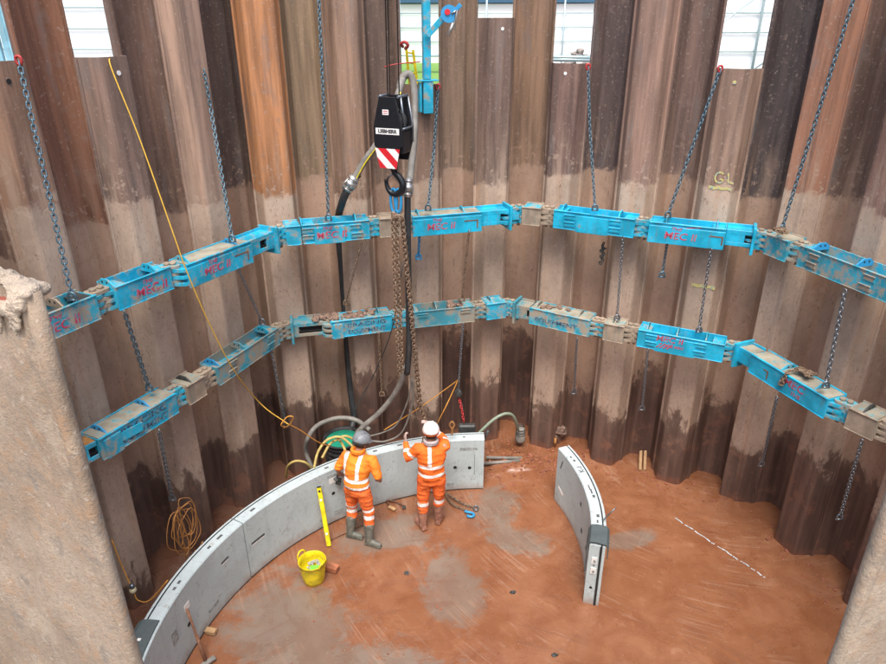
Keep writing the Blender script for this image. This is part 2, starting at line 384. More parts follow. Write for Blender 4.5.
# ------------------------------------------------------------------ sheet pile wall
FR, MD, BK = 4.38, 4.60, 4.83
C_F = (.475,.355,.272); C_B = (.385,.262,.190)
def profile(pts_in, thick=.013):
    """open polyline -> closed outline of the rolled steel section"""
    P = [Vector(p) for p in pts_in]; off = []
    for i, p in enumerate(P):
        a = P[max(i-1, 0)]; b = P[min(i+1, len(P)-1)]; d = (b-a).normalized(); nn = Vector((d.y, -d.x))
        if (p-CEN).dot(nn) < 0: nn = -nn
        off.append(p+nn*thick)
    return P, off
def make_pile(seams, corners, topz, top, coat, label, tanz=4.55, wetz=1.2, seed=0, group='interlocked steel sheet piles of the shaft wall', botz=-.5, clutch=True, rough_foot=False):
    pts = [Vector(seams[0][:2])]
    cs = [Vector(c[:2]) for c in corners]
    full = [Vector(seams[0][:2])]+cs+[Vector(seams[1][:2])]
    for i, c in enumerate(cs, 1):                           # rolled corners
        a = (full[i-1]-c).normalized(); b = (full[i+1]-c).normalized()
        pts += [c+a*.028, c+(a+b)*.008, c+b*.028]
    pts.append(Vector(seams[1][:2]))
    P, off = profile(pts)
    n = len(P); mb = MB()
    zs = [botz, topz]
    outline = P+off[::-1]
    mb.prism([(p.x, p.y) for p in outline], botz, topz)
    # clutch at the seam: thin hook standing proud
    if clutch:
        for p, q, w in ((P[0], P[1], .022), (P[-1], P[-2], .016)):
            d = (q-p).normalized(); inn = (CEN-p).normalized()
            c = p+d*.012+inn*.006; tt = Vector((-inn.y, inn.x))
            hexa = [c+tt*(w*math.cos(a))+inn*(.017*math.sin(a)) for a in [PI*2*i/7 for i in range(7)]]
            mb.prism([(v.x, v.y) for v in hexa], botz, topz-.004)
    vr = random.Random(seed*13+1); tanz += vr.uniform(-.13,.13); wetz += vr.uniform(-.3,.3)
    name = 'sheet_pile'
    o = mb.build(name, pile_mat('pile_steel', top, coat, tanz, wetz, seed))
    tag(o, label, 'sheet pile', group); return o
def s2(k, t, n): v = side(k, t, n, 0); return (v.x, v.y)
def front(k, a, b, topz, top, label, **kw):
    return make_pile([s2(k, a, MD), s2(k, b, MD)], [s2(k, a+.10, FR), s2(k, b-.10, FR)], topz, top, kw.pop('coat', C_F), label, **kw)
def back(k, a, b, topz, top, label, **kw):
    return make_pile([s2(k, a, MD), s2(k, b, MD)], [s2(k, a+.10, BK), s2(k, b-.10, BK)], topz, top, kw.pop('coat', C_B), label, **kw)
T = 8.1
tan_ = math.tan(R(22.5))*BK
# left side
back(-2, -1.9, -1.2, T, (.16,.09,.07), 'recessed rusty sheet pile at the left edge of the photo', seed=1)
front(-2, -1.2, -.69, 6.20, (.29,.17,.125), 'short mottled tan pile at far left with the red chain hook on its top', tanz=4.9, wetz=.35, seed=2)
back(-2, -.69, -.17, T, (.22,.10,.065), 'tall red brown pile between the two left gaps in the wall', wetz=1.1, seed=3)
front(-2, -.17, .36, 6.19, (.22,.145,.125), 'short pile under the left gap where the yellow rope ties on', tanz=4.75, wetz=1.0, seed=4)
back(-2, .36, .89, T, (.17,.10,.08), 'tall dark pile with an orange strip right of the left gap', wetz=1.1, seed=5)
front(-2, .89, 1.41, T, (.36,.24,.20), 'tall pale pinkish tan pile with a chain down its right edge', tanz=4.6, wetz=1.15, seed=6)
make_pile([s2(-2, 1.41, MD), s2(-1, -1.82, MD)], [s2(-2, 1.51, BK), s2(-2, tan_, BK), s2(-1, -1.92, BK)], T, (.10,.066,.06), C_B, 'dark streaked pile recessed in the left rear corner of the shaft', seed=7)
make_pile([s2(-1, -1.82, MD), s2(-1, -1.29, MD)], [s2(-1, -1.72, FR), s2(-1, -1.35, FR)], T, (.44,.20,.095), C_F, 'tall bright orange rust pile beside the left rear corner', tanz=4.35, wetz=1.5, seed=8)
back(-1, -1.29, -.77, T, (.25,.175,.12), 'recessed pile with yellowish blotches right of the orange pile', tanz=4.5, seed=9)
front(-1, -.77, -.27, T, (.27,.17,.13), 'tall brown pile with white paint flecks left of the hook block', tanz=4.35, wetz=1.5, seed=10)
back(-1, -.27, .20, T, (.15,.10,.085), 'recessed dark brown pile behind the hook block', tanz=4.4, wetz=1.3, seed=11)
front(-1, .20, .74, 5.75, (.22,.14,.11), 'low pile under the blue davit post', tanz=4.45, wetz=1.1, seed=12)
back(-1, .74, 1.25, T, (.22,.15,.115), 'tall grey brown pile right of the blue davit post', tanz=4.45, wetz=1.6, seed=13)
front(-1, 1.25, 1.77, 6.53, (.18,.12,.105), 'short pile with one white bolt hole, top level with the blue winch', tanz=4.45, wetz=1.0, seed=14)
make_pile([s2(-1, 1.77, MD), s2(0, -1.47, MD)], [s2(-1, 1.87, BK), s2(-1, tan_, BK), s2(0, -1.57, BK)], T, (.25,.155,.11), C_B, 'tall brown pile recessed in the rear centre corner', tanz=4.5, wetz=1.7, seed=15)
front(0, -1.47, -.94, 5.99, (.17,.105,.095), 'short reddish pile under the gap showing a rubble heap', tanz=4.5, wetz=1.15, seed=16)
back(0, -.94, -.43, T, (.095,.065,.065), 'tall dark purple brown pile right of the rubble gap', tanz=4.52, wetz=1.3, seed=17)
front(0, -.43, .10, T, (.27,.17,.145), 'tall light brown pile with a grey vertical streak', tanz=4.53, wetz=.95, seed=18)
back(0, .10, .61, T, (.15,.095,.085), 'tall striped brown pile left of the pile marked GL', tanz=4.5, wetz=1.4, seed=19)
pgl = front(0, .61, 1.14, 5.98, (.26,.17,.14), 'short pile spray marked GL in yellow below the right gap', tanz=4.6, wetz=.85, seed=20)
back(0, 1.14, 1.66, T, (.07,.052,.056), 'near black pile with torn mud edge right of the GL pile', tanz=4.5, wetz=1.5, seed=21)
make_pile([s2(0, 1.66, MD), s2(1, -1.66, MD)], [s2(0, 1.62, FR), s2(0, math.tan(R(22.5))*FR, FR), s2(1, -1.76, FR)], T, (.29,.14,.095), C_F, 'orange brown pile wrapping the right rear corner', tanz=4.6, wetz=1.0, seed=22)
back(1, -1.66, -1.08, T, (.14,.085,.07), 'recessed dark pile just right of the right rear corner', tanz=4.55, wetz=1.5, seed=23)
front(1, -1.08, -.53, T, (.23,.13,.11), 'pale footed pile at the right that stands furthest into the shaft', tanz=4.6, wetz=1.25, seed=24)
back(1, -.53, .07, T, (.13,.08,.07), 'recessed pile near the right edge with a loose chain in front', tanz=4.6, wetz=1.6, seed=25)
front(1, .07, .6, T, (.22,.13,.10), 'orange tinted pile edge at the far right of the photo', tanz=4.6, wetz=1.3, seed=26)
# the rest of the shaft, round towards the camera
sd = 30
for k, lo, hi, par in ((1, .6, 1.64, 1), (2, -1.64, 1.1, 1), (-3, -1.0, 1.9, 0)):
    n_ = max(1, round((hi-lo)/.52)); w = (hi-lo)/n_
    for i in range(n_):
        fn = back if (i+par) % 2 else front
        fn(k, lo+i*w, lo+(i+1)*w, 6.3 if fn is front else 7.6, (.2,.13,.1), 'rusty sheet pile in the near wall, out of the photo', seed=sd, clutch=False); sd += 1

# spray marks on the short pile
N0, T0 = frame(0); XX = Vector((T0.x, T0.y, 0)); NN = Vector((N0.x, N0.y, 0)); ZZ = Vector((0,0,1))
m_spray = letter_mat('yellow_spray', (.62,.52,.16))
def paint_strip(name, pts, w, Xd, Yd, mat, parent, seg=1):
    mb = MB(); n = len(pts)
    for i, p in enumerate(pts):
        a = pts[max(i-1, 0)]; b = pts[min(i+1, n-1)]; d = (b-a).normalized(); q = d.cross(Xd.cross(Yd)).normalized()
        ww = w*(.8+.4*random.random()); mb.v += [p+q*ww/2, p-q*ww/2]
    for i in range(n-1): mb.face([2*i, 2*i+1, 2*i+3, 2*i+2])
    return mb.build(name, mat, parent, fixn=False)
def on_gl(t, z): return side(0, t, FR-.006, z)
G = [on_gl(.885+.055*math.cos(a), 4.715+.065*math.sin(a)) for a in [R(45+i*26) for i in range(12)]]+[on_gl(.89, 4.70)]
paint_strip('letter_g', G, .022, XX, ZZ, m_spray, pgl)
paint_strip('letter_l', [on_gl(.975, 4.78), on_gl(.985, 4.72), on_gl(.99, 4.665), on_gl(1.03, 4.662), on_gl(1.075, 4.665)][:4]+[on_gl(1.055, 4.66)], .02, XX, ZZ, m_spray, pgl)
paint_strip('level_line', [on_gl(.775+.27*i/9, 4.585+.008*math.sin(i*2)) for i in range(10)], .035, XX, ZZ, m_spray, pgl)
paint_strip('level_line', [on_gl(.76+.30*i/9, 3.27+.006*math.sin(i*2)) for i in range(10)], .045, XX, ZZ, m_spray, pgl)
def dot(name, k, t, z, r, mat, parent):
    p = side(k, t, FR-.004, z); N, _ = frame(k); mb = MB(); mb.cyl(p, p-Vector((N.x, N.y, 0))*.004, r, 10); return mb.build(name, mat, parent)
piles = {o['label']: o for o in COL.objects if o.name.startswith('sheet_pile')}
def pl(sub): return next(o for l, o in piles.items() if sub in l)
m_holeglow = m_white
dot('bolt_hole', -1, 1.52, 6.40, .022, m_white, pl('one white bolt hole'))
dot('bolt_hole', 0, -1.20, 5.87, .022, m_white, pl('rubble heap'))
dot('paint_dot', 0, .87, 5.83, .022, m_spray, pgl)
dot('bolt_hole', -2, .12, 6.04, .024, m_white, pl('yellow rope ties on'))
dot('bolt_hole', -2, -.98, 6.04, .022, m_hole, pl('red chain hook'))

# ------------------------------------------------------------------ the two hydraulic frames
MODS = {}
def module(k, lvl, q0, q1, label, kind='open', paint=None, top=None, lugs=(), pockets=(), words=None, step=None, endplate=False,
           knuckle=0, z=None, h=.258, w=.27, dirtheap=None, hole=None, slab=None, cut=None, lead=0):
    zb = (CZ-2.6) if lvl == 'u' else (CZ-4.03)
    a = q0.copy() if isinstance(q0, Vector) else at(*q0, zb); b = q1.copy() if isinstance(q1, Vector) else at(*q1, zb); X = (b-a).normalized(); L = (b-a).length
    Y = Vector((-X.y, X.x, 0))
    if (Vector((a.x, a.y))-CEN).dot(Vector((Y.x, Y.y))) < 0: Y = -Y
    Z = Vector((0,0,1)); paint = paint or m_cyan; top = top or paint
    P = lambda x, y, zz: a+X*x+Y*y+Z*zz
    th = thing('brace_beam', label, 'brace beam', P(L/2, w/2, 0), 'hydraulic brace beams of the %s frame' % ('upper' if lvl == 'u' else 'lower'))
    B = lambda mb, x0, x1, y0, y1, z0, z1, bev=.004: mb.box(P((x0+x1)/2, (y0+y1)/2, (z0+z1)/2), (x1-x0, y1-y0, z1-z0), X, Y, Z, bev)
    z0 = .0; zt = h
    if kind == 'slot': z0, zt, y0 = .035, h-.02, .03
    else: y0 = 0
    mb = MB()
    if kind == 'slot':
        hx0, hx1 = hole or (L*.45, L*.88)
        B(mb, 0, L, y0, y0+.014, z0, z0+.05); B(mb, 0, L, y0, y0+.014, zt-.055, zt)
        B(mb, 0, hx0, y0+.001, y0+.013, z0+.049, zt-.054, 0); B(mb, hx1, L, y0+.001, y0+.013, z0+.049, zt-.054, 0)
        B(mb, 0, L, w-.03, w-.016, z0, zt+.03); B(mb, 0, L, y0+.015, w-.031, z0+.01, z0+.02, 0)
        mb2 = MB(); B(mb2, hx0-.01, hx1+.01, y0+.05, y0+.06, z0+.03, zt-.03, 0); 
        for s_ in (.35,): B(mb2, hx0-.01, hx1+.01, y0+.02, y0+.045, z0+.06, z0+.075, 0)
    else:
        B(mb, 0, L, 0, .014, 0, h, .005)
        B(mb, .003, L-.003, w-.014, w, .004, h+.012, .004)
        B(mb, .012, L-.012, .0145, w-.0145, .015, .03, 0)
        B(mb, .002, .016, .0145, w-.0145, .032, h-.012, 0); B(mb, L-.016, L-.002, .0145, w-.0145, .032, h-.012, 0)
        B(mb, .004, L-.004, -.012, -.0005, h-.014, h-.002, .003)      # top lip
        B(mb, .004, L-.004, -.010, -.0005, .004, .014, .003)
    mb.build('box_section', paint, th)
    if kind == 'slot':
        mb2.build('slot', m_hole, th)
        mb = MB(); B(mb, .002, L-.002, y0+.0145, w-.0305, zt-.014, zt-.002, .002); mb.build('cover_plate', top, th)
    elif kind == 'closed':
        mb = MB(); B(mb, .017, L-.017, .0145, w-.0145, h-.012, h-.001, .002); mb.build('cover_plate', top, th)
    else:
        mb = MB(); B(mb, .017, L-.017, .0145, w-.0145, h-.13, h-.12, 0)
        for xx in (.02, L-.16):
            if L > .6: B(mb, xx, xx+.14, .015, w-.015, h-.03, h-.018, .002)
        mb.build('inner_deck', top, th)
    for lx, col in lugs:
        mb = MB(); x = lx*L; mb.smooth = False
        prof = [(.02, h-.03), (w-.02, h-.03), (w-.02, h+.015), (w-.075, h+.055), (.10, h+.055), (.02, h+.0)]
        mb.prism(prof, x-.008, x+.008, a, Y, Z, X); lug = mb.build('lifting_plate', col, th, bevel=.003)
        for yy in (.115, .18):
            mb = MB(); mb.cyl(P(x-.0095, yy, h+.022), P(x+.0095, yy, h+.022), .012, 10); mb.build('hole', m_hole, lug)
    for pxx, pz in pockets:
        x = pxx*L; mb = MB(); pw, ph = .15, .07
        B(mb, x-pw/2, x+pw/2, -.012, -.0006, pz-ph/2, pz+ph/2, .004)
        f = mb.build('pocket', top if top is m_cyan_gray else paint, th)
        mb = MB(); B(mb, x-pw/2+.018, x+pw/2-.018, -.0145, -.0125, pz-ph/2+.014, pz+ph/2-.022, 0); B(mb, x-pw/2, x+pw/2, -.024, -.0125, pz+ph/2-.012, pz+ph/2, .002)
        mb.build('pocket_cap', m_brownlug if paint in (m_cyan_mud,) else (m_cyan_gray if paint is not m_cyan_clean else m_cyan_clean), f)
    if slab:
        s0, s1 = slab; mb = MB(); B(mb, s0*L, s1*L, -.013, -.0007, -.012, h-.045, .004); mb.build('stiffener_plate', paint, th)
    if cut is not None:
        c0, c1 = cut; mb = MB(); B(mb, c0*L, c1*L, -.004 if not slab else -.0165, -.0008 if not slab else -.0135, h-.115, h-.10, 0)
        B(mb, c1*L-.018, c1*L, -.0042 if not slab else -.0167, -.0009 if not slab else -.0136, h-.21, h-.1155, 0); mb.build('weld_notch', m_rustbar, th)
    if endplate is not False:
        for e in endplate:
            x = e*L; mb = MB(); B(mb, x-.018, x+.018, -.03, w+.005, -.045, h+.035, .004); mb.build('end_plate', paint, th)
    MODS.setdefault((lvl), []).append((th, P, L, paint, w, h))
    if words:
        for (body, size, cx, cz, mat, shear, sx) in words:
            off = -.0145 if slab and slab[0] < cx < slab[1] else -.0022
            text_mesh('lettering', body, size, P(cx*L, off, cz), X, Z, mat, th, .0012, shear, size*.016, sx=sx)
        if words[0][4] is m_red and words[0][0] != 'THE ' and lvl == 'u':
            pass
    if dirtheap:
        d0, d1, amt = dirtheap; mb = MB(); rnd = random.Random(int(q0[0]*7))
        for i in range(amt):
            x = (d0+(d1-d0)*rnd.random())*L; y = .04+rnd.random()*(w-.09); r = .02+rnd.random()*.035
            mb.blob(P(x, y, h+.0+rnd.random()*.025), (r, r, r*.75), 1, .5, 3, i)
        tag(mb.build('mud_spoil', m_mudclod), 'brown mud and rubble lying on the %s frame beam near its left rear corner' % ('upper' if lvl == 'u' else 'lower') if k == -1 and d0 < .5 else 'dried mud clods lying on the lower frame beam by the centre corner', 'mud', kind='stuff')
    return th, P, L
def mech(cx, sc=1.0, mat=None):
    m = mat or m_red
    return [('THE', .06*sc, cx-.06, .192, m, .25, 1.2), ('MEC II', .125*sc, cx, .10, m, .10, 1.15)]
def swoosh(P, L, cx, th):
    mb = MB()
    for i in range(8):
        x0 = cx*L-.02+i*.032; x1 = x0+.032; f = lambda q: .185+.045*math.sin((q-(cx*L-.02))/.256*PI*.5)
        mb.add([P(x0, -.0035, f(x0)), P(x1, -.0035, f(x1)), P(x1, -.0035, f(x1)+.014), P(x0, -.0035, f(x0)+.014)], [(0,1,2,3)])
    return mb.build('lettering_swoosh', m_red, th, fixn=False)
U_, L_ = 'u', 'l'
# upper frame, left side
t_, P_, LL = module(-2, U_, (30,350.5), (102,319), 'muddy green beam with faded red lettering at the left end of the upper frame', 'open', m_cyan_mud, m_dark,
       lugs=((.55, m_brownlug),), words=mech(.45, 1, m_red), knuckle=.20)
t_, P_, LL = module(-2, U_, (120,311.5), (174.5,289), 'bright blue open topped beam with red lettering, second from left in the upper frame', 'open', m_cyan, m_cyan,
       lugs=((.02, m_cyan), (.75, m_cyan)), words=mech(.6), knuckle=.17)
t_, P_, LL = module(-2, U_, (190,287.5), (253,261.5), 'blue upper frame beam with a silty pale lid left of the left rear corner', 'closed', m_cyan, m_mudtop,
       lugs=((.07, m_cyan), (.80, m_blueg)), words=mech(.42), slab=(.0,1.), cut=(.70,.93))
t_, P_, LL = module(-2, U_, (253.5,260.5), (278,250), 'short slotted blue end piece running into the left rear corner of the upper frame', 'slot', m_cyan, m_cyan, hole=(.18,.30), endplate=(1.0,), knuckle=.17)
# upper frame, rear left
t_, P_, LL = module(-1, U_, (287,246.6), (302.5,245), 'short blue end box right of the left rear corner in the upper frame', 'closed', m_cyan, m_cyan)
t_, P_, LL = module(-1, U_, (303.5,244.8), (370.5,239), 'blue upper frame beam with red lettering left of the muddy joint', 'open', m_cyan, m_cyan,
       lugs=((.0, m_cyan), (.80, m_cyan)), words=mech(.42), pockets=((.08,.18),(.08,.09),(.78,.18),(.80,.07)), slab=(.17,.62), knuckle=.14)
t_, P_, LL = module(-1, U_, (380,238.2), (404,236.4), 'short muddy brown link box behind the lifting chains in the upper frame', 'closed', m_brownlug, m_brownlug, knuckle=.22)
t_, P_, LL = module(-1, U_, (413,236), (481.5,230.2), 'blue upper frame beam with red lettering and pale lid right of the lifting chains', 'closed', m_cyan_clean, m_mudtop,
       lugs=((.10, m_cyan), (.75, m_cyan)), words=mech(.40), slab=(.0,1.), cut=(.74,.94))
t_, P_, LL = module(-1, U_, (482,229.5), (510.5,226.8), 'slotted blue end piece left of the rear centre corner in the upper frame', 'slot', m_cyan_clean, m_cyan_clean, hole=(.28,.56), endplate=(.985,), knuckle=.13)
# upper frame, rear right
t_, P_, LL = module(0, U_, (521,225), (540,226.8), 'short muddy green box right of the rear centre corner in the upper frame', 'closed', m_brownlug, m_cyan_mud, knuckle=.155)
t_, P_, LL = module(0, U_, (552.5,228), (633,238.6), 'plain bright blue upper frame beam without lettering', 'open', m_cyan_clean, m_cyan_clean,
       lugs=((.10, m_cyan_clean), (.80, m_cyan_clean)), pockets=((.21,.18),(.21,.08),(.77,.18),(.77,.08)), slab=(.29,.69), knuckle=.17)
t_, P_, LL = module(0, U_, (647,240.7), (723,249.2), 'bright blue upper frame beam with red lettering under the GL pile', 'open', m_cyan_clean, m_cyan_clean,
       lugs=((.22, m_cyan_mud), (.88, m_cyan)), words=mech(.43), slab=(.0,1.), cut=(.80,.98)); swoosh(P_, LL, .43, t_)
t_, P_, LL = module(0, U_, (723.5,248.4), (752,251.5), 'slotted blue end piece left of the right rear corner in the upper frame', 'slot', m_cyan_clean, m_cyan_clean, hole=(.22,.80), endplate=(.97,), knuckle=.13)
# upper frame, right side
t_, P_, LL = module(1, U_, (763,254), (784.5,262.5), 'short weathered blue box right of the right rear corner in the upper frame', 'closed', m_cyan_mud, m_mudtop, lugs=((.30, m_brownlug),), knuckle=.155)
t_, P_, LL = module(1, U_, (795.5,266), (900,309), 'long mud flecked blue beam at the right edge of the upper frame', 'open', m_cyan_mud, m_cyan,
       lugs=((.12, m_blueg), (.55, m_blueg), (.9, m_blueg)), pockets=((.17,.18),(.15,.08),(.70,.18),(.68,.07)))
# lower frame, left side
t_, P_, LL = module(-2, L_, (80,474), (103,461.5), 'slotted end piece with orange rusty top at the left of the lower frame', 'slot', m_cyan, m_orange_rust, hole=(.15,.75))
t_, P_, LL = module(-2, L_, (103.5,461), (179.4,412.3), 'large blue beam with dark two line lettering at the lower left', 'closed', m_cyan, m_mudtop,
       lugs=((.12, m_blueg), (.66, m_blueg)), words=[('BRACING', .09, .55, .175, m_navy, 0, 1.6), ('EQUIPMENT', .09, .55, .075, m_navy, 0, 1.25)], slab=(.05,.25), knuckle=.18)
t_, P_, LL = module(-2, L_, (190,406), (207.5,394.5), 'short brown silted box second from left in the lower frame', 'closed', m_brownlug, m_mudtop, lugs=((.35, m_dark),), knuckle=.17)
t_, P_, LL = module(-2, L_, (220,386.3), (280.5,344), 'pale silted open beam with square pockets, lower frame, left of the rear corner', 'open', m_cyan_gray, m_cyan_mud,
       lugs=((.05, m_blueg), (.45, m_cyan_gray), (.85, m_cyan)), pockets=((.22,.185),(.20,.08),(.84,.185),(.84,.08)), knuckle=.14)
# lower frame, rear left
t_, P_, LL = module(-1, L_, (292.5,341), (331,337.3), 'slotted pale blue end piece with mud on top in the lower frame', 'slot', m_cyan_gray, m_cyan_gray, hole=(.10,.42), endplate=(.02,), dirtheap=(.62,1.,22))
t_, P_, LL = module(-1, L_, (332,338.8), (392.5,331), 'blue lower frame beam with faded dark lettering and mud heaped on its lid', 'closed', m_cyan, m_cyan_gray,
       lugs=((.16, m_cyan_gray), (.80, m_cyan_gray)), words=[('BRACING', .08, .58, .17, m_navy, 0, 1.6), ('EQUIPMENT', .08, .58, .07, m_navy, 0, 1.25)], slab=(.03,.20), knuckle=.17, dirtheap=(.0,.75,46))
t_, P_, LL = module(-1, L_, (409,329), (475,321.7), 'faded grey blue beam with two small pockets behind the hanging chain in the lower frame', 'open', m_cyan_gray, m_cyan_mud,
       lugs=((.10, m_cyan_gray), (.42, m_cyan_gray), (.82, m_cyan_gray)), pockets=((.20,.185),(.85,.185)), knuckle=.16, dirtheap=(.6,.8,7))
t_, P_, LL = module(-1, L_, (486.5,320.5), (506,317.8), 'short scuffed blue box left of the rear centre corner in the lower frame', 'closed', m_cyan, m_cyan_mud, lugs=((.3, m_cyan),), knuckle=.11)
# lower frame, rear right
t_, P_, LL = module(0, L_, (513,320), (528,323), 'slotted end piece right of the rear centre corner in the lower frame', 'slot', m_cyan_gray, m_cyan_gray, hole=(.2,.85), endplate=(.05,))
t_, P_, LL = module(0, L_, (528.5,323.5), (588.5,337.2), 'rough textured blue beam with silty lid in the lower frame right of centre', 'closed', m_cyan_mud, m_mudtop,
       lugs=((.10, m_cyan_gray), (.80, m_cyan_gray)), knuckle=.16, dirtheap=(.2,.6,10), words=[('EQUIPMENT', .085, .45, .10, m_navy, 0, 1.4)])
t_, P_, LL = module(0, L_, (602,340), (622.5,344), 'short brown mud coated box between two joints in the lower frame', 'closed', m_brownlug, m_mudtop, lugs=((.5, m_brownlug),), knuckle=.16)
t_, P_, LL = module(0, L_, (636,346.3), (722,362.8), 'bright blue lower frame beam with red lettering and striped mark', 'open', m_cyan_clean, m_cyan,
       lugs=((.10, m_cyan_mud), (.45, m_cyan_mud), (.78, m_cyan_mud)), words=[('MEC II', .11, .38, .185, m_red, .1, 1.15), ('THE MEC', .05, .44, .095, m_red, .1, 1.2)],
       pockets=((.17,.18),(.17,.08),(.73,.18),(.73,.07)), slab=(.22,.68), knuckle=.13)
mb = MB()
for i in range(4):
    x = LL*.23+i*.045; mb.add([P_(x, -.0165, .05), P_(x+.02, -.0165, .05), P_(x+.085, -.0165, .125), P_(x+.065, -.0165, .125)], [(0,1,2,3)])
mb.build('lettering_stripes', m_red, t_, fixn=False)
# lower frame, right side
t_, P_, LL = module(1, L_, (733,363), (747,371), 'slotted end piece right of the right rear corner in the lower frame', 'slot', m_cyan_clean, m_mudtop, hole=(.25,.80), endplate=(.05,))
t_, P_, LL = module(1, L_, (747.5,371.5), (823,419), 'large blue beam with silty lid and a chain heap in the lower frame', 'closed', m_cyan_clean, m_mudtop,
       lugs=((.40, m_cyan), (.82, m_cyan)), words=[('MEC', .13, .60, .17, m_red, .1, 1.2), ('THE', .065, .64, .065, m_red, .1, 1.2)], cut=(.20,.27), knuckle=.20)
chain_heap_P, chain_heap_L = P_, LL
t_, P_, LL = module(1, L_, (843,427.5), (872,441.5), 'rough mud coated box near the right edge of the lower frame', 'closed', m_brownlug, m_mudtop, lugs=((.45, m_dark),), knuckle=.22)
t_, P_, LL = module(1, L_, (893,452), (940,472), 'blue beam continuing past the right edge in the lower frame', 'closed', m_cyan, m_mudtop)

# the frames run on round the near side of the shaft
for lv, zb_ in (('u', CZ-2.6), ('l', CZ-4.03)):
    th_, Pe, Le = MODS[lv][-1][:3]; e_ = Pe(Le, 0, 0); nm = 'upper' if lv == 'u' else 'lower'; ps = m_cyan if lv == 'u' else m_cyan_gray
    e2 = side(1, 1.60, 3.95, zb_); g_ = (e2-e_).normalized()
    module(1, lv, e_+g_*.15, e2, 'beam of the %s frame just outside the right edge of the photo' % nm, 'open', ps, ps, lugs=((.3, ps), (.8, ps)))
    module(2, lv, side(2, -1.52, 3.95, zb_), side(2, -.1, 3.95, zb_), 'beam of the %s frame on the near right wall, out of view' % nm, 'open', ps, ps, lugs=((.2, ps), (.8, ps)))
    first = MODS[lv][0]; s0_ = first[1](0, 0, 0); nb = len(MODS[lv])
    if lv == 'u': s0_ = s0_
    e1 = side(-2, -1.60, 3.93, zb_)
    if (s0_-e1).length > .35:
        module(-3, lv, side(-3, .1, 3.93, zb_), side(-3, 1.5, 3.93, zb_), 'beam of the %s frame on the near left wall, out of view' % nm, 'open', ps, ps, lugs=((.2, ps), (.8, ps)))
        module(-2, lv, e1, s0_+(e1-s0_).normalized()*.12, 'beam of the %s frame hidden behind the near left pile' % nm, 'open', ps, ps)
    else:
        module(-3, lv, side(-3, .1, 3.93, zb_), side(-3, 1.5, 3.93, zb_), 'beam of the %s frame on the near left wall, out of view' % nm, 'open', ps, ps, lugs=((.2, ps), (.8, ps)))
    MODS[lv] = MODS[lv][nb:]+MODS[lv][:nb]
# pinned knuckle joints, each a part of the beam before it
def link(A, B):
    th, P, L, paint, w, h = A; _, P2, L2, paint2, w2, h2 = B
    a0 = P(L, .13, 0); b0 = P2(0, .13, 0); z_ = a0.z; d = b0-a0; d.z = 0; g = d.length; X = d.normalized(); Y = Vector((-X.y, X.x, 0))
    if (Vector((a0.x, a0.y))-CEN).dot(Vector((Y.x, Y.y))) < 0: Y = -Y
    Z = Vector((0,0,1)); kn = MB(); hw = .105
    def plate(x0, x1, z0, t, r0, r1):
        pts = []
        for (xc, sgn, r_) in ((x1, 1, r1), (x0, -1, r0)):
            for j in range(7):
                q = R(-90+30*j) if sgn > 0 else R(90+30*j); pts.append((xc+math.cos(q)*r_*.8, math.sin(q)*r_))
        kn.prism(pts, z0, z0+t, a0, X, Y, Z)
    px = (g*.30, g*.70) if g > .10 else (g*.5,)
    for i, zz in enumerate((.022, .098, .174)):
        kn.cur = 0; plate(-.05, px[0]+.01, zz, .036, hw, .085); plate(px[-1]-.01+.03, g+.05, zz, .036, .085, hw)
        kn.cur = 1
        plate(px[0]-.02, px[-1]+.02, zz+.0385, .033, .075, .075)
    kn.cur = 1; kn.box(a0+X*(g/2)+Y*.05+Z*.12, (g+.04, .035, .17), X, Y, Z, .003)
    alt = m_cyan_mud if paint in (m_cyan, m_cyan_clean) else m_brownlug
    kb = kn.build('knuckle', [paint if paint is not m_cyan_clean else m_cyan, alt], th, bevel=.003)
    mb = MB()
    for x in px: mb.cyl(a0+X*x+Z*-.03, a0+X*x+Z*.27, .022, 10); mb.cyl(a0+X*x+Z*.245, a0+X*x+Z*.272, .033, 8)
    mb.cyl(a0+X*px[0]+Y*-.06+Z*.20, a0+X*px[0]+Y*-.06+Z*.25, .015, 7)
    mb.build('pin', m_brownlug, kb)
for lv in ('u', 'l'):
    for A, B in zip(MODS[lv][:-1], MODS[lv][1:]): 
        gap = (A[1](A[2], .13, 0)-B[1](0, .13, 0)).length
        if gap > .045: link(A, B)

# ------------------------------------------------------------------ chains
def link_verts(L, W, r):
    path = []
    for i in range(6): a = -PI/2+PI*i/5; path.append(Vector((L/2-W/2+math.cos(a)*W/2, math.sin(a)*W/2, 0)))
    for i in range(6): a = PI/2+PI*i/5; path.append(Vector((-(L/2-W/2)+math.cos(a)*W/2, math.sin(a)*W/2, 0)))
    return path
def chain_mesh(mb, path, pitch=.055, wire=.0085, W=None, twist=0):
    pitch *= .80; wire *= .72
    W = W or pitch*.72; path = [Vector(p) for p in path]
    # resample
    d = [0]
    for i in range(1, len(path)): d.append(d[-1]+(path[i]-path[i-1]).length)
    n = max(2, int(d[-1]/pitch)); ref = None
    lp = link_verts(pitch*1.42, W, wire)
    def pt(s):
        s = min(max(s, 0), d[-1])
        for i in range(1, len(d)):
            if s <= d[i] or i == len(d)-1:
                t = (s-d[i-1])/max(d[i]-d[i-1], 1e-9); return path[i-1].lerp(path[i], t)
    for i in range(n):
        a, b = pt(i*pitch), pt((i+1)*pitch); X = (b-a).normalized(); c = (a+b)/2
        if ref is None: ref = X.orthogonal().normalized()
        ref = (ref-X*ref.dot(X)).normalized(); Y = ref if i % 2 else X.cross(ref)
        Y = (Y*math.cos(.25)+X.cross(Y)*math.sin(.25))
        mb.tube([c+X*p.x+Y*p.y for p in lp], wire, 5, closed=True)
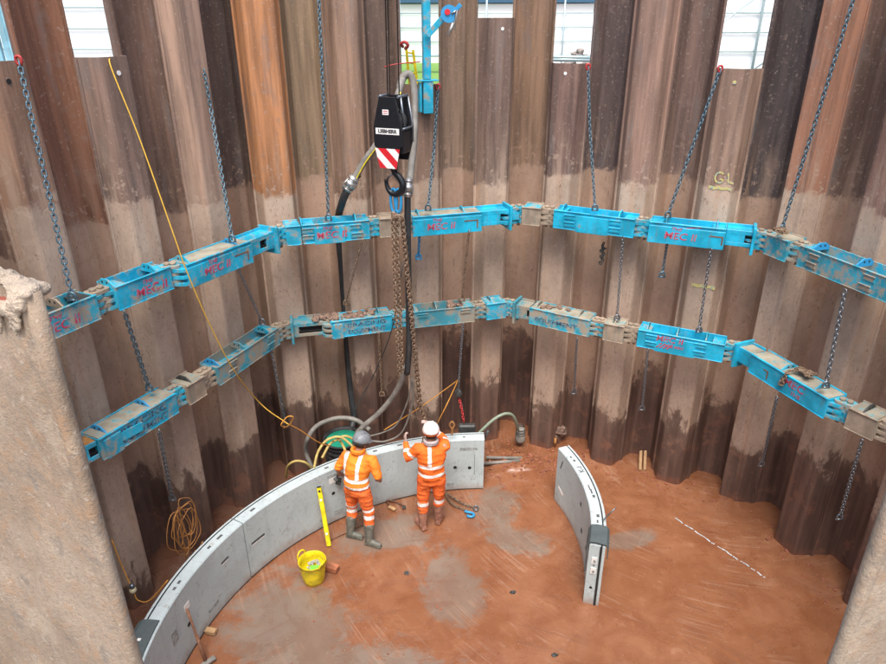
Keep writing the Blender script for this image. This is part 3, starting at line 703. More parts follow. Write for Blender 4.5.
def chain(name, pts, mat, label, group=None, pitch=.055, wire=.0085, cat='chain', sag=0, parent=None, hook=None):
    pts = [Vector(p) for p in pts]
    if sag:
        a, b = pts[0], pts[-1]; pts = [a.lerp(b, i/12)-Vector((0,0,4*sag*(i/12)*(1-i/12))) for i in range(13)]
    mb = MB(); chain_mesh(mb, pts, pitch, wire)
    if hook or parent is None:
        th = thing(name, label, cat, pts[-1], group); o = mb.build('links', mat, th)
        if hook == 'red':
            mb = MB(); p = pts[0]; mb.tube(spline([p+Vector((0,0,-.03)), p+Vector((.022,0,.0)), p+Vector((.022,0,.035)), p+Vector((0,0,.045)), p+Vector((-.022,0,.035)), p+Vector((-.022,0,0)), p+Vector((0,0,-.03))], 3), .013, 6)
            mb.build('hook', m_redpaint, th)
        mb = MB(); p = pts[-1]; rr = .034          # shackle
        mb.tube([p+Vector((math.cos(a)*rr, 0, math.sin(a)*rr*1.3)) for a in [R(-40+26*i) for i in range(11)]], .012, 6)
        mb.cyl(p+Vector((-.045,0,-.03)), p+Vector((.045,0,-.03)), .012, 6); mb.build('shackle', mat, th)
        return th
    return mb.build(name, mat, parent)
GU = 'chains hanging the upper frame from the wall'; GM = 'chains between the two frames'; GL_ = 'loose chain ends below the frames'
def wallp(x, y, k, n=4.3): return onside(x, y, k, n)
def up_(x, y, k, z=4.27, n=4.02): # on the top of upper beams
    return at(x, y, z)
chain('hanging_chain', [wallp(19,62,-2,4.36), at(72,297,4.25)], m_blue_chain, 'chain from the red hook on the far left pile to the muddy beam', GU, hook='red', pitch=.06, wire=.010)
chain('hanging_chain', [wallp(204,70,-2,4.33), wallp(211,110,-2,4.3), at(232,239,4.27)], m_blue_chain, 'blue grey chain down to the silty lidded beam at the left', GU, pitch=.058, wire=.0095)
chain('hanging_chain', [wallp(318,-20,-1,4.33), at(328.5,218,4.25)], m_blue_chain, 'long thin grey chain left of the hook block', GU, pitch=.058, wire=.009)
chain('hanging_chain', [wallp(438,88,-1,4.36), wallp(434,150,-1,4.2), at(428,208,4.27)], m_blue_chain, 'chain with red hook beside the blue davit base', GU, hook='red', pitch=.055, wire=.009)
chain('hanging_chain', [wallp(588,68,0,4.36), wallp(590,130,0,4.25), at(595,208,4.25)], m_blue_chain, 'chain with red hook below the rubble gap to the plain blue beam', GU, hook='red', pitch=.055, wire=.009)
chain('hanging_chain', [wallp(720,70,0,4.36), at(668,215,4.27)], m_blue_chain, 'slanting chain with red hook from the GL pile', GU, hook='red', pitch=.06, wire=.010)
chain('hanging_chain', [wallp(858,-15,1,4.30), at(782,229,4.27)], m_blue_chain, 'long blue chain slanting down at the right side of the wall', GU, pitch=.06, wire=.010)
def mid(x0, y0, z0, x1, y1, z1, mat, lab, g=GM, **kw): return chain('hanging_chain' if g != GL_ else 'loose_chain', [at(x0, y0, z0), at(x1, y1, z1)], mat, lab, g, **kw)
mid(124,311,3.9, 149,388,2.86, m_blue_chain, 'heavy chain joining the left ends of the two frames', pitch=.06, wire=.011)
mid(238,268,3.9, 262,322,2.98, m_galv, 'faint chain dropping behind the pale open beam at the left rear', pitch=.055, wire=.007)
mid(362,240,3.95, 346,303,2.85, m_rust_chain, 'faint chain above the mud heap on the lower frame', pitch=.05, wire=.005)
mid(469,231,3.95, 462,299,2.85, m_rust_chain, 'thin chain between the frames left of the rear centre corner', pitch=.05, wire=.007)
mid(623,237,3.92, 617,318,2.80, m_galv, 'thin dark chain between the frames under the plain blue beam', pitch=.05, wire=.007)
mid(711,249,3.9, 699,330,2.80, m_galv, 'thin chain crossing the lower yellow spray line', pitch=.055, wire=.008)
mid(845,290,3.9, 826,385,2.86, m_galv, 'chain between the frames at the right side', pitch=.06, wire=.010)
def loose(x0, y0, z0, k, x1, y1, n, mat, lab, **kw):
    a = at(x0, y0, z0); N, T = frame(k); b = onside(x1, y1, k, n); return chain('loose_chain', [a, b], mat, lab, GL_, **kw)
loose(668,238,3.9, 0, 662,275, 4.15, m_blue_chain, 'short chain end below the red lettered upper beam, in front of a seam', pitch=.055, wire=.009)
loose(419.5,235,3.9, -1, 418.5,257, 4.05, m_blueg, 'short blue chain end below the upper frame beside the lifting chains', pitch=.05, wire=.010)
loose(159,430,2.6, -2, 172,498, 4.22, m_galv, 'chain end holding the coil of orange cable', pitch=.06, wire=.010)
loose(271,349,2.5, -2, 286,425, 4.2, m_galv, 'loose chain that the yellow rope is tied to at the left rear', pitch=.055, wire=.009)
loose(379,334,2.5, -1, 382,394, 4.1, m_rust_chain, 'loose chain end with a ring left of the lifting chains', pitch=.05, wire=.008)
loose(463,324,2.5, -1, 458,392, 4.1, m_galv, 'loose chain carrying the red shackle above the ring', pitch=.055, wire=.009)
loose(577,338,2.5, 0, 574,392, 4.1, m_galv, 'pale loose chain end right of the rear centre corner', pitch=.055, wire=.008)
loose(648,349,2.5, 0, 642,408, 4.1, m_galv, 'pale loose chain end below the short brown box', pitch=.055, wire=.008)
loose(777,397,2.5, 1, 762,464, 4.15, m_galv, 'loose chain below the beam that carries a chain heap', pitch=.058, wire=.009)
loose(862,440,2.45, 1, 840,517, 4.15, m_galv, 'loose chain hanging at the far right below the lower frame', pitch=.06, wire=.010)
# tangle of chain on the lower right beam
mb = MB(); rnd = random.Random(4); pts = []
for i in range(22):
    pts.append(chain_heap_P(chain_heap_L*(.47+.22*rnd.random()), .05+.17*rnd.random(), .315+.03*rnd.random()))
chain_mesh(mb, pts, .055, .009)
chain_mesh(mb, [chain_heap_P(chain_heap_L*.52, .05, .32), chain_heap_P(chain_heap_L*.50, -.02, .30), chain_heap_P(chain_heap_L*.49, -.03, .12), chain_heap_P(chain_heap_L*.46, -.03, .10), chain_heap_P(chain_heap_L*.47, -.03, .22)], .055, .010)
tag(mb.build('chain_heap', m_rust_chain), 'tangled heap of brown chain on the lid of the lower right beam', 'chain')
mb = MB(); rnd = random.Random(9)
chain_mesh(mb, [onside(604,243,0,4.2)+Vector((rnd.uniform(-.04,.04), 0, -.028*i)) for i in range(12)], .05, .011)
tag(mb.build('chain_bundle', m_dark), 'dark bunched chain hanging below the plain blue upper beam', 'chain')
mb = MB(); rnd = random.Random(19)
c0 = at(772,232,4.24)
chain_mesh(mb, [c0+Vector((rnd.uniform(.0,.22), rnd.uniform(-.1,.04), .02+.03*rnd.random())) for i in range(10)], .055, .010)
tag(mb.build('chain_heap', m_rust_chain), 'small dark pile of chain on the upper frame by the right rear corner', 'chain')

def voxel(mb, size, smooth=6, name='t'):
    o = mb.build(name, m_skin); m = o.modifiers.new('r', 'REMESH'); m.mode = 'VOXEL'; m.voxel_size = size; m.use_smooth_shade = True
    s_ = o.modifiers.new('s', 'SMOOTH'); s_.iterations = smooth; s_.factor = .5
    bpy.context.view_layer.update()
    me = bpy.data.meshes.new_from_object(o.evaluated_get(bpy.context.evaluated_depsgraph_get()))
    bpy.data.objects.remove(o); me.materials.clear(); return me
def cap_tube(mb, pts, rad, seg=14):
    """closed tube with rounded ends through pts; rad list"""
    pts = [Vector(p) for p in pts]; d0 = (pts[1]-pts[0]).normalized(); d1 = (pts[-1]-pts[-2]).normalized()
    P = [pts[0]-d0*rad[0]*.9, pts[0]-d0*rad[0]*.55]+pts+[pts[-1]+d1*rad[-1]*.55, pts[-1]+d1*rad[-1]*.9]
    Rr = [rad[0]*.4, rad[0]*.82]+list(rad)+[rad[-1]*.82, rad[-1]*.4]
    mb.tube(P, Rr, seg)

# ------------------------------------------------------------------ near piles either side of the viewpoint
def near_mat(name):
    t = NT(name)
    a = t.noise(5, 6, .65, off=(1,1,1)); b = t.noise(28, 6, .7, off=(1,2,3)); f = t.noise(160, 4, .7); g = t.noise(420, 2, .6)
    c = t.mix(t.step(a, .3, .7), (.255,.188,.130), (.35,.275,.205))
    c = t.mix(t.math('MULTIPLY', t.step(b, .5, .66), .55), c, (.36,.21,.11))
    c = t.mix(t.math('MULTIPLY', t.step(t.noise(18, 6, .75, off=(7,7,7)), .54, .66), .6), c, (.17,.155,.135))
    c = t.mix(t.math('MULTIPLY', t.step(t.noise(9, 6, .7, sc=(1,1,.6), off=(3,9,9)), .52, .62), .55), c, (.40,.33,.25))
    c = t.mix(t.math('MULTIPLY', t.step(t.noise(55, 5, .75, off=(5,5,5)), .54, .62), .3), c, (.19,.14,.11))
    c = t.mix(t.math('MULTIPLY', t.step(f, .50, .62), .34), c, (.18,.135,.105))
    c = t.mix(t.math('MULTIPLY', t.step(t.noise(90, 4, .6, off=(2,3,3)), .6, .68), .5), c, (.46,.40,.33))
    t.bump(t.math('ADD', t.math('MULTIPLY', f, .7), t.math('ADD', b, t.math('MULTIPLY', g, .3))), .55, .006)
    return t.out(c, .85)
m_near = near_mat('near_pile_mud')
m_crust = dirty('grout_crust', (.43,.35,.27), (.30,.21,.15), .42, 30, .85, streak=False, bump=.8)
def near_pile(x0, Y, sgn, label, crust, top):
    """flange seen from outside; vertical free edge at x0, running away sideways"""
    d = Vector((sgn*.90, .43 if sgn < 0 else .20, 0)).normalized(); nrm = Vector((d.y, -d.x, 0))
    if nrm.y > 0: nrm = -nrm                                # towards the viewer
    O = Vector((x0, Y, 0)); nu, nv = 40, 150; mb = MB(); mb.smooth = True
    th_ = .018; Wd = .52
    def P(u, v, front=True):
        z = top-(top+.3)*v**1.6
        k = .0035*mnoise.noise(Vector((u*60*Wd, z*30, 3*sgn)))+.006*mnoise.noise(Vector((u*9, z*6, 9)))
        p = O+d*(u*Wd)+Vector((0,0,z)); edge = .004*mnoise.noise(Vector((z*25, 2, sgn)))
        if u < .03: p = p+d*edge
        return p+nrm*((th_+k) if front else 0)
    for v in range(nv+1):
        for u in range(nu+1): mb.v.append(P((u/nu)**1.5, v/nv))
    o2 = len(mb.v)
    for v in range(nv+1):
        for u in range(nu+1): mb.v.append(P((u/nu)**1.5, v/nv, False))
    for v in range(nv):
        for u in range(nu):
            a = v*(nu+1)+u; mb.face([a, a+1, a+nu+2, a+nu+1]); mb.face([o2+a, o2+a+nu+1, o2+a+nu+2, o2+a+1])
        a = v*(nu+1); mb.face([a, a+nu+1, o2+a+nu+1, o2+a])
    for u in range(nu): mb.face([u, o2+u, o2+u+1, u+1])
    th = thing('sheet_pile', label, 'sheet pile', O+Vector((0,0,0)), 'interlocked steel sheet piles of the shaft wall')
    mb.build('flange', m_near, th)
    # web folding back out towards the viewer is buried in dried mud: narrow rolled lip down the free edge
    mb = MB(); mb.tube([O+nrm*.009+d*.002+Vector((0,0,z)) for z in [top-.004-i*(top+.25)/60 for i in range(61)]],
                       [.0115+.0016*mnoise.noise(Vector((i*.9, 3, sgn))) for i in range(61)], 8); mb.build('rolled_edge', m_near, th)
    if crust:
        cm = MB(); rnd = random.Random(3)
        for i in range(16):
            u = .003+i*.012; rise = .011*min(1, u/.04); j = math.sin(i*2.3)
            q = O+d*u+nrm*.010+Vector((0,0,top-.004+rise*.6))
            cm.blob(q, (.012, .017, .008+rise*.75), 2, .22, 4, i)
            cm.blob(O+d*(u+.004)+nrm*.021+Vector((0,0,top-.013-.014*min(1, u/.03)+.003*j)), (.011, .009, .013+.003*j), 2, .25, 4, i+40)
            cm.blob(O+d*(u+.006)-nrm*.006+Vector((0,0,top-.008)), (.012, .016, .010), 2, .2, 4, i+80)
        for (du, dl, dr) in ((.0195,.016,.0030), (.0285,.026,.0034), (.036,.018,.0030), (.058,.028,.004), (.075,.02,.004), (.10,.035,.005), (.13,.03,.005)):
            b0 = O+d*du+nrm*.024+Vector((0,0,top-.034))
            cap_tube(cm, [b0, b0+Vector((.001,0,-dl*.5))-nrm*.001, b0+Vector((-.001,0,-dl))], [dr*1.2, dr*.85, dr*1.05], 8)
        me = voxel(cm, .0019, 22)
        for v in me.vertices: v.co += v.normal*(.0012*mnoise.noise(v.co*70)+.0016*mnoise.noise(Vector((v.co.x*50, v.co.y*50, v.co.z*240)))+.0003*mnoise.noise(v.co*420))
        for p_ in me.polygons: p_.use_smooth = True
        me.materials.append(m_crust); me.materials.append(m_rusthole)
        hcen = O+d*.042+nrm*.024+Vector((0,0,top-.006))
        for p_ in me.polygons:
            q = p_.center-hcen
            if abs(q.dot(nrm)) < .022 and (q.dot(d)/.0145)**2+(q.z/.012)**2 < 1: p_.material_index = 1
        for v in me.vertices:
            q = v.co-hcen; e_ = (q.dot(d)/.0165)**2+(q.z/.0135)**2
            if abs(q.dot(nrm)) < .022 and e_ < 1: v.co -= nrm*.011*(1-e_)**.5
        co_ = bpy.data.objects.new('grout_crust', me); COL.objects.link(co_); adopt(co_, th)
    return th
m_rusthole = dirty('red_rust_hole', (.30,.075,.045), (.16,.05,.03), .4, 60, .8, streak=False)
near_pile(-.483, .75, -1, 'mud caked pile close to the viewer at the left with a pale crusted top', True, 6.214)
near_pile(.617, .75, 1, 'tan mud covered pile edge close to the viewer at the bottom right corner', False, 6.185)

# ------------------------------------------------------------------ precast ring
RC = Vector((.59, 4.80)); RI, RO, RH = 3.50, 3.70, .90
def arc_segment(C, ri, ro, a0, a1, h, mats, name, parent, z0=.0, n=48, groove=True, tilt=0):
    """a0..a1 bearings in degrees clockwise from north"""
    mb = MB(); prof = [(ri+.006, z0), (ri, z0+.01), (ri, z0+h-.012), (ri+.012, z0+h), ]
    if groove: prof += [(ro-.052, z0+h), (ro-.050, z0+h-.012), (ro-.036, z0+h-.012), (ro-.034, z0+h)]
    prof += [(ro-.010, z0+h), (ro, z0+h-.01), (ro, z0+.01), (ro-.006, z0)]
    m = len(prof)
    for i in range(n+1):
        a = R(a0+(a1-a0)*i/n)
        for r_, z in prof: mb.v.append(Vector((C.x+math.sin(a)*r_, C.y+math.cos(a)*r_, z)))
    for i in range(n):
        for j in range(m):
            top_ = prof[j][1] > z0+h-.001 and prof[(j+1) % m][1] > z0+h-.001
            mb.cur = 1 if top_ else (2 if groove and 3 <= j <= 6 else 0)
            mb.face([i*m+j, i*m+(j+1) % m, (i+1)*m+(j+1) % m, (i+1)*m+j])
    mb.cur = 0; mb.face(list(range(m))); mb.face([n*m+j for j in range(m)][::-1])
    return mb.build(name, mats, parent)
def rp(C, r_, a, z): a = R(a); return Vector((C.x+math.sin(a)*r_, C.y+math.cos(a)*r_, z))
def face_mark(parent, C, r_, a, z, w, h, mat, name, off=.003, rot=0, poly=None):
    X = Vector((math.cos(R(a)), -math.sin(R(a)), 0)); Nn = Vector((math.sin(R(a)), math.cos(R(a)), 0)); Z = Vector((0,0,1))
    X, Z = X*math.cos(rot)+Z*math.sin(rot), Z*math.cos(rot)-X*math.sin(rot)
    mb = MB(); p = rp(C, r_, a, z)
    if poly == 'disc': mb.cyl(p-Nn*off, p+Nn*.004, w/2, 14)
    else: mb.box(p-Nn*(off-.003), (w, .006, h), X, Nn, Z, 0)
    return mb.build(name, mat, parent)
m_recess = dirty('recess_shadow', (.09,.10,.10), (.2,.2,.19), .3, 30, .9, streak=False)
m_smudge = dirty('grey_smudge', (.30,.33,.33), (.42,.46,.45), .5, 25, .8, streak=False)
def ring_piece(a0, a1, label, marks):
    th = thing('ring_segment', label, 'concrete segment', rp(RC, (RI+RO)/2, (a0+a1)/2, 0), 'precast concrete ring segments')
    arc_segment(RC, RI, RO, a0+.12, a1-.12, RH, [m_conc, m_conctop, m_rubber], 'concrete_panel', th)
    arc_segment(RC, RI-.006, RO-.02, a0+.12, a1-.12, .022, [m_rubber, m_rubber, m_rubber], 'base_strip', th, z0=.004, groove=False)  # thin dark strip along the foot of the segment
    for kind, a, z, *q in marks:
        if kind == 'label': face_mark(th, RC, RI, a, z, .10, .085, m_white, 'sticker')
        if kind == 'hole': face_mark(th, RC, RI, a, z, .055, 0, m_hole, 'grout_socket', poly='disc', off=.0025)
        if kind == 'slot': face_mark(th, RC, RI, a, z, .13, .032, m_recess, 'recess', off=.0035); face_mark(th, RC, RI, a, z-.028, .12, .015, m_white, 'recess_lip', off=.0035)
        if kind == 'smudge': face_mark(th, RC, RI, a, z, q[0], q[1], m_smudge, 'grime', off=.0035)
        if kind == 'line': face_mark(th, RC, RI, a, z, .006, .36, m_recess, 'pencil_line', off=.003)
        if kind == 'pocket':
            mb = MB(); p = rp(RC, (RI+RO)/2-.02, a, RH+.0005); t1 = rp(RC, (RI+RO)/2, a+1, 0)-rp(RC, (RI+RO)/2, a, 0); t1.normalize()
            mb.box(p, (q[0]*.6, .03, .005), t1, Vector((t1.y, -t1.x, 0)), Vector((0,0,1)), 0); mb.build('top_pocket', m_recess, th)
    return th
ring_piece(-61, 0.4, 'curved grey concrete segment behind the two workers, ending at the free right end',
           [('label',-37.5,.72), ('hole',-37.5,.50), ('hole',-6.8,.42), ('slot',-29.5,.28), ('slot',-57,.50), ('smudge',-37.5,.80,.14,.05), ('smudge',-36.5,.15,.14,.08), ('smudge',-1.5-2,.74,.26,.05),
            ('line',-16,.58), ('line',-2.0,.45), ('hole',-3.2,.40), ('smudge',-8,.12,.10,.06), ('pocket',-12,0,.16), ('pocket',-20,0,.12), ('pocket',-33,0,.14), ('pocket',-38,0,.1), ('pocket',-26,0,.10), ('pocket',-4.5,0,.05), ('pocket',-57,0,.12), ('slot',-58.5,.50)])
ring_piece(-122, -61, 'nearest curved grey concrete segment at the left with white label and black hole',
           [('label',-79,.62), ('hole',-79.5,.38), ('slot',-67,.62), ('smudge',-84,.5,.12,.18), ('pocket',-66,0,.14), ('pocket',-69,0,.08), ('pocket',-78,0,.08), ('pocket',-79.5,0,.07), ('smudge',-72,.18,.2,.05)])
# slate pad over the near end of the ring
mb = MB(); n = 10
for i in range(n+1):
    a = -86.5-i*1.05
    for r_ in (RI+.02, RI+.07, RI+.12, RO-.01, RO+.035): mb.v.append(rp(RC, r_, a, RH+.008+(.0 if r_ < RO else -.03)+.004*math.sin(i*1.7+r_*30)))
for i in range(n):
    for j in range(4): a = i*5+j; mb.face([a, a+1, a+6, a+5])
o = mb.build('rubber_mat', m_slate, fixn=False); so_ = o.modifiers.new('th', 'SOLIDIFY'); so_.thickness = .012; so_.offset = 1
tag(o, 'dark slate grey mat lying on top of the ring at the lower left', 'mat')
mb = MB(); mb.box(rp(RC, RI+.12, -90.5, RH+.0265), (.035,.03,.004)); mb.build('label', m_white, o)

# the free standing short segment
FC = Vector((-1.11, 6.98)); FRI, FRO = 2.96, 3.145
fs = thing('ring_segment', 'short curved concrete segment standing alone on edge at right of centre', 'concrete segment', rp(FC, 3.05, 88, 0), 'precast concrete ring segments')
arc_segment(FC, FRI, FRO, 69, 107.5, .93, [m_conc2, m_conctop, m_rubber], 'concrete_panel', fs)
for a, z, w_, h_ in ((71.5,.72,.02,.16), (72,.28,.16,.05), (86,.62,.05,.07), (89,.30,.06,.08), (96,.34,.05,.07), (101,.6,.07,.02)):
    face_mark(fs, FC, FRI, a, z, w_, h_, m_recess if w_ < .1 else m_white, 'recess', off=.0035, rot=-.3)
def end_p(r_, z, off=.0): # end face at bearing 107.5, near the viewer
    a = R(107.5); t = Vector((math.cos(a), -math.sin(a), 0)); return rp(FC, r_, 107.5, z)+t*off
a = R(107.5); et = Vector((math.cos(a), -math.sin(a), 0)); er = Vector((math.sin(a), math.cos(a), 0))
mb = MB(); mb.box(end_p(FRO-.047, .46, .004), (.028, .93, .008), er, Vector((0,0,1)), et, 0); mb.build('gasket', m_rubber, fs)
for z in (.70, .54):
    mb = MB(); mb.box(end_p(FRI+.075, z, .004), (.065, .10, .008), er, Vector((0,0,1)), et, .003); mb.build('bolt_pocket', m_white, fs)
    mb = MB(); mb.box(end_p(FRI+.08, z-.01, .0095), (.03, .04, .003), er, Vector((0,0,1)), et, 0); mb.build('bolt_recess', m_smudge, fs)
mb = MB(); mb.cyl(end_p(FRI+.07, .27, -.002), end_p(FRI+.07, .27, .003), .018, 10); mb.build('grout_socket', m_hole, fs)
mb = MB(); mb.cyl(end_p(FRI+.075, .62, -.002), end_p(FRI+.075, .62, .003), .009, 10); mb.build('grout_socket', m_hole, fs)
def top_mark(a, r_, w_, l_, body=None):
    t1 = Vector((math.cos(R(a)), -math.sin(R(a)), 0)); o1 = Vector((math.sin(R(a)), math.cos(R(a)), 0))
    p = rp(FC, r_, a, .9325)
    if body: text_mesh('lettering', body, l_, p, -t1, -o1, m_recess, fs, .0008, 0, .002)
    else:
        mb = MB(); mb.box(p, (l_, w_, .003), t1, o1, Vector((0,0,1)), 0); mb.build('top_mark', m_recess, fs)
top_mark(74, 3.02, .02, .035); top_mark(75.7, 3.03, .03, .04); top_mark(79.5, 3.04, 0, .10, 'K-1'); 
top_mark(87, 3.03, .015, .10); top_mark(88.6, 3.04, .02, .09); top_mark(90.4, 3.05, .035, .05); top_mark(97.5, 3.05, .035, .05); top_mark(99.5, 3.04, .02, .05)
# grey foam pad folded over its near end
mb = MB(); sec = [(FRI-.012, .50), (FRI-.018, .70), (FRI-.014, .90), (FRI+.01, .955), (FRI+.07, .965), (FRO-.05, .962), (FRO+.0, .955), (FRO+.022, .92), (FRO+.024, .76)]
for i in range(7):
    a = 101.6+i*.98
    for r_, z in sec: mb.v.append(rp(FC, r_, a, z+.006*math.sin(i*1.3+r_*9)))
for i in range(6):
    for j in range(len(sec)-1): q = i*len(sec)+j; mb.face([q, q+1, q+len(sec)+1, q+len(sec)])
o = mb.build('foam_pad', m_slate, fixn=False); o.modifiers.new('th', 'SOLIDIFY').thickness = .014; tag(o, 'grey foam pad folded over the near end of the short standing segment', 'pad')
mb = MB(); mb.tube([rp(FC, FRO-.05, 99.3, .93), rp(FC, FRO+.05, 98.6, 1.06), rp(FC, FRO+.10, 98.2, 1.11)], .008, 6)
tag(mb.build('lifting_pin', m_galv), 'thin grey pin leaning from the top of the short standing segment', 'pin')

# ------------------------------------------------------------------ crane hook block, slings
HY = 7.72
hc = aty(392, 130, HY); yaw = R(-22)
hx = Vector((math.cos(yaw), math.sin(yaw), 0)); hn = Vector((math.sin(yaw), -math.cos(yaw), 0)); hz = Vector((0,0,1))
hb = thing('hook_block', 'black crane hook block with red and white chevron plate', 'hook block', hc)
def HP(u, v, d=0): return hc+hx*u+hz*v+hn*d
mb = MB(); out_ = [(-.085,.36), (.105,.36), (.175,.05), (.175,-.16), (.125,-.20), (-.125,-.20), (-.165,-.16), (-.165,.05)]
mb.prism(out_, .10, .125, hc, hx, hz, hn); mb.build('front_plate', m_black, hb, bevel=.004)
mb = MB(); out2 = [(-.08,.36), (.13,.36), (.17,.05), (.185,-.14), (.13,-.34), (-.10,-.34), (-.17,-.16), (-.165,.05)]
mb.prism(out2, -.15, -.12, hc, hx, hz, hn); mb.build('rear_plate', m_black, hb, bevel=.004)
mb = MB(); 
for dd in (-.07, .03): mb.cyl(HP(0, .08, dd-.03), HP(0, .08, dd+.03), .145, 28)
mb.build('sheave', m_dark, hb)
mb = MB(); mb.tube([HP(.135,.36,.112), HP(.135,.36,-.135)], .014, 8); mb.tube([HP(-.09,.36,.112), HP(-.09,.36,-.135)], .014, 8)
mb.tube([HP(.185,.03,.112), HP(.185,.03,-.135)], .012, 8); mb.tube([HP(.14,.355,.05), HP(.18,.05,.05)], .012, 8); mb.tube([HP(.14,.35,-.14), HP(.185,.05,-.15), HP(.19,-.14,-.14)], .012, 8)
mb.build('spacer_bar', m_galv, hb)
mb = MB(); mb.box(HP(.155,-.12,-.01), (.05,.24,.2), hx, hz, hn, .012); mb.build('side_weight', m_black, hb)
mb = MB(); mb.box(HP(.005,.0,.1275), (.285,.066,.004), hx, hz, hn, .001); np_ = mb.build('name_plate', m_white, hb)
text_mesh('lettering', 'LIEBHERR', .052, HP(.005,.0,.1302), hx, hz, m_black, np_, .0008, 0, .0022, sx=1.02)
mb = MB(); mb.box(HP(-.01,.20,.1275), (.075,.055,.003), hx, hz, hn, .001); wl = mb.build('warning_label', m_white, hb)
for i in range(2):
    mb = MB(); mb.box(HP(-.01,.213-.022*i,.1302), (.055,.007,.001), hx, hz, hn, 0); mb.build('label_print', m_redw, wl)
# chevron plate: trapezoid cut in diagonal bands
def clip(poly, f):
    o = []
    for i in range(len(poly)):
        a, b = poly[i], poly[(i+1) % len(poly)]; fa, fb = f(a), f(b)
        if fa >= 0: o.append(a)
        if fa*fb < 0: t = fa/(fa-fb); o.append((a[0]+(b[0]-a[0])*t, a[1]+(b[1]-a[1])*t))
    return o
trap = [(-.15,-.185), (.15,-.185), (.105,-.40), (-.10,-.40)]
cp_ = None
for i in range(6):
    lo = -.62+.105*i; hi = lo+.105
    q = clip(clip(trap, lambda p: (p[0]*1+p[1]*1.0)-lo), lambda p: hi-(p[0]+p[1]*1.0))
    if len(q) < 3: continue
    mb = MB(); mb.prism(q, .128, .134, hc, hx, hz, hn)
    mb.build('chevron_band', m_redw if i % 2 == 1 else m_white, hb)
mb = MB(); mb.cyl(HP(0,-.33,-.02), HP(0,-.45,-.02), .045, 12)
hk = [(.0,-.42), (.0,-.47), (.06,-.52), (.105,-.60), (.085,-.68), (.02,-.72), (-.06,-.70), (-.10,-.63), (-.105,-.56)]
path = spline([HP(a_, b_, -.02) for a_, b_ in hk], 4)
mb.tube(path, [.024+.018*math.sin(PI*min(1, i/len(path)*1.15)) for i in range(len(path))], 10); mb.build('hook', m_black, hb)
mb = MB(); mb.tube([HP(-.09,-.55,-.02), HP(-.02,-.49,-.02)], .010, 6); mb.build('safety_latch', m_galv, hb)
for du in (-.05, .0, .09):
    mb = MB(); mb.cyl(HP(du, .10, -.02 if du else .03), Vector((HP(du*.6, 0, 0).x+.08, HP(0,0,0).y-.02, 14)), .007, 6); mb.build('wire_rope', m_dark, hb)
# master link and sling chains
ml = thing('chain_sling', 'rusty lifting chain sling with blue master link hanging from the crane hook', 'chain sling', HP(.0,-.72,-.02))
q = HP(.01,-.80,-.02)
mb = MB()
for dx in (-.028, .028):
    mb.tube([q+hx*(dx+.04*math.cos(a_))+hz*(.14*math.sin(a_)) for a_ in [2*PI*i/18 for i in range(18)]], .017, 6, closed=True)
mb.build('master_link', m_blueg, ml)
mb = MB()
for i in range(5):
    mb.blob(q+Vector((random.uniform(-.06,.06), random.uniform(-.05,.03), -.15-.035*i)), (.035,.03,.03), 1, .4, 3, i)
mb.build('shortening_clutch', m_rust_chain, ml)
y1 = q.y-.05
for i, (xs, ye) in enumerate(((-.04, 377), (.0, 374))):
    a_ = q+Vector((xs, -.05+.04*i, -.16)); b_ = aty(399.5+3.2*i, ye, y1-.02+.04*i); chn = MB(); chain_mesh(chn, [a_, a_.lerp(b_, .5)+Vector((.008*(i-1), 0, 0)), b_], .052, .0105, W=.042); chn.build('chain_leg', m_rust_chain, ml)
a_ = q+Vector((.06, -.02, -.18)); b_ = aty(426, 425, 7.93)
for i in range(2):
    chn = MB(); chain_mesh(chn, [a_+Vector((.012*i, .02*i, 0)), aty(411.5+i*1.3, 320, 7.80+.03*i), aty(419+i*1.2, 402, 7.9+.03*i), b_+Vector((.01*i,.02*i,.0))][:4], .052, .0105, W=.042); chn.build('chain_leg', m_rust_chain, ml)
mb = MB(); chain_mesh(mb, [b_, aty(421, 450, 7.93), aty(423, 474, 7.93)], .05, .009); mb.build('chain_leg', m_rust_chain, ml)

# ------------------------------------------------------------------ hoses
def hose(name, label, pts, r_, mat, n=8, fittings=(), grp=None, cat='hose'):
    P_ = spline(pts, n); mb = MB(); mb.tube(P_, r_, 10)
    o = mb.build(name, mat); tag(o, label, cat, grp)
    for f0, mt in fittings:
        i = int(f0*(len(P_)-2)); d = (P_[i+1]-P_[i]).normalized(); c = P_[i]; mb = MB(); e = d.orthogonal().normalized()
        mb.cyl(c-d*.11, c+d*.11, r_*1.12, 12); mb.cyl(c-d*.035, c+d*.035, r_*1.6, 12)
        for s_ in (-1, 1): mb.cyl(c+d*.07*s_, c+d*.085*s_, r_*1.4, 12)
        for s_ in (-1, 1): mb.tube([c+e*r_*1.5*s_-d*.05, c+e*r_*2.1*s_+d*.03, c+e*r_*1.7*s_+d*.10], .010, 6)
        mb.build('coupling', mt, o)
    return o
W1 = lambda x, y, n: onside(x, y, -1, n)
hose('pump_hose', 'grey hose with yellow stripe rising behind the hook block to the davit gap', [W1(354,180,3.95), W1(364,162,3.9), W1(378,142,3.85), W1(392,112,3.8), W1(399,92,3.85), W1(403,79,4.0), W1(408,74,4.1)], .042, m_hose)
mb = MB(); mb.tube([p+Vector((.022, -.036, .0)) for p in spline([W1(354,180,3.95), W1(364,162,3.9), W1(378,142,3.85), W1(392,112,3.8), W1(399,92,3.85)], 8)], .008, 6)
mb.build('stripe', m_yellow, COL.objects['pump_hose'])
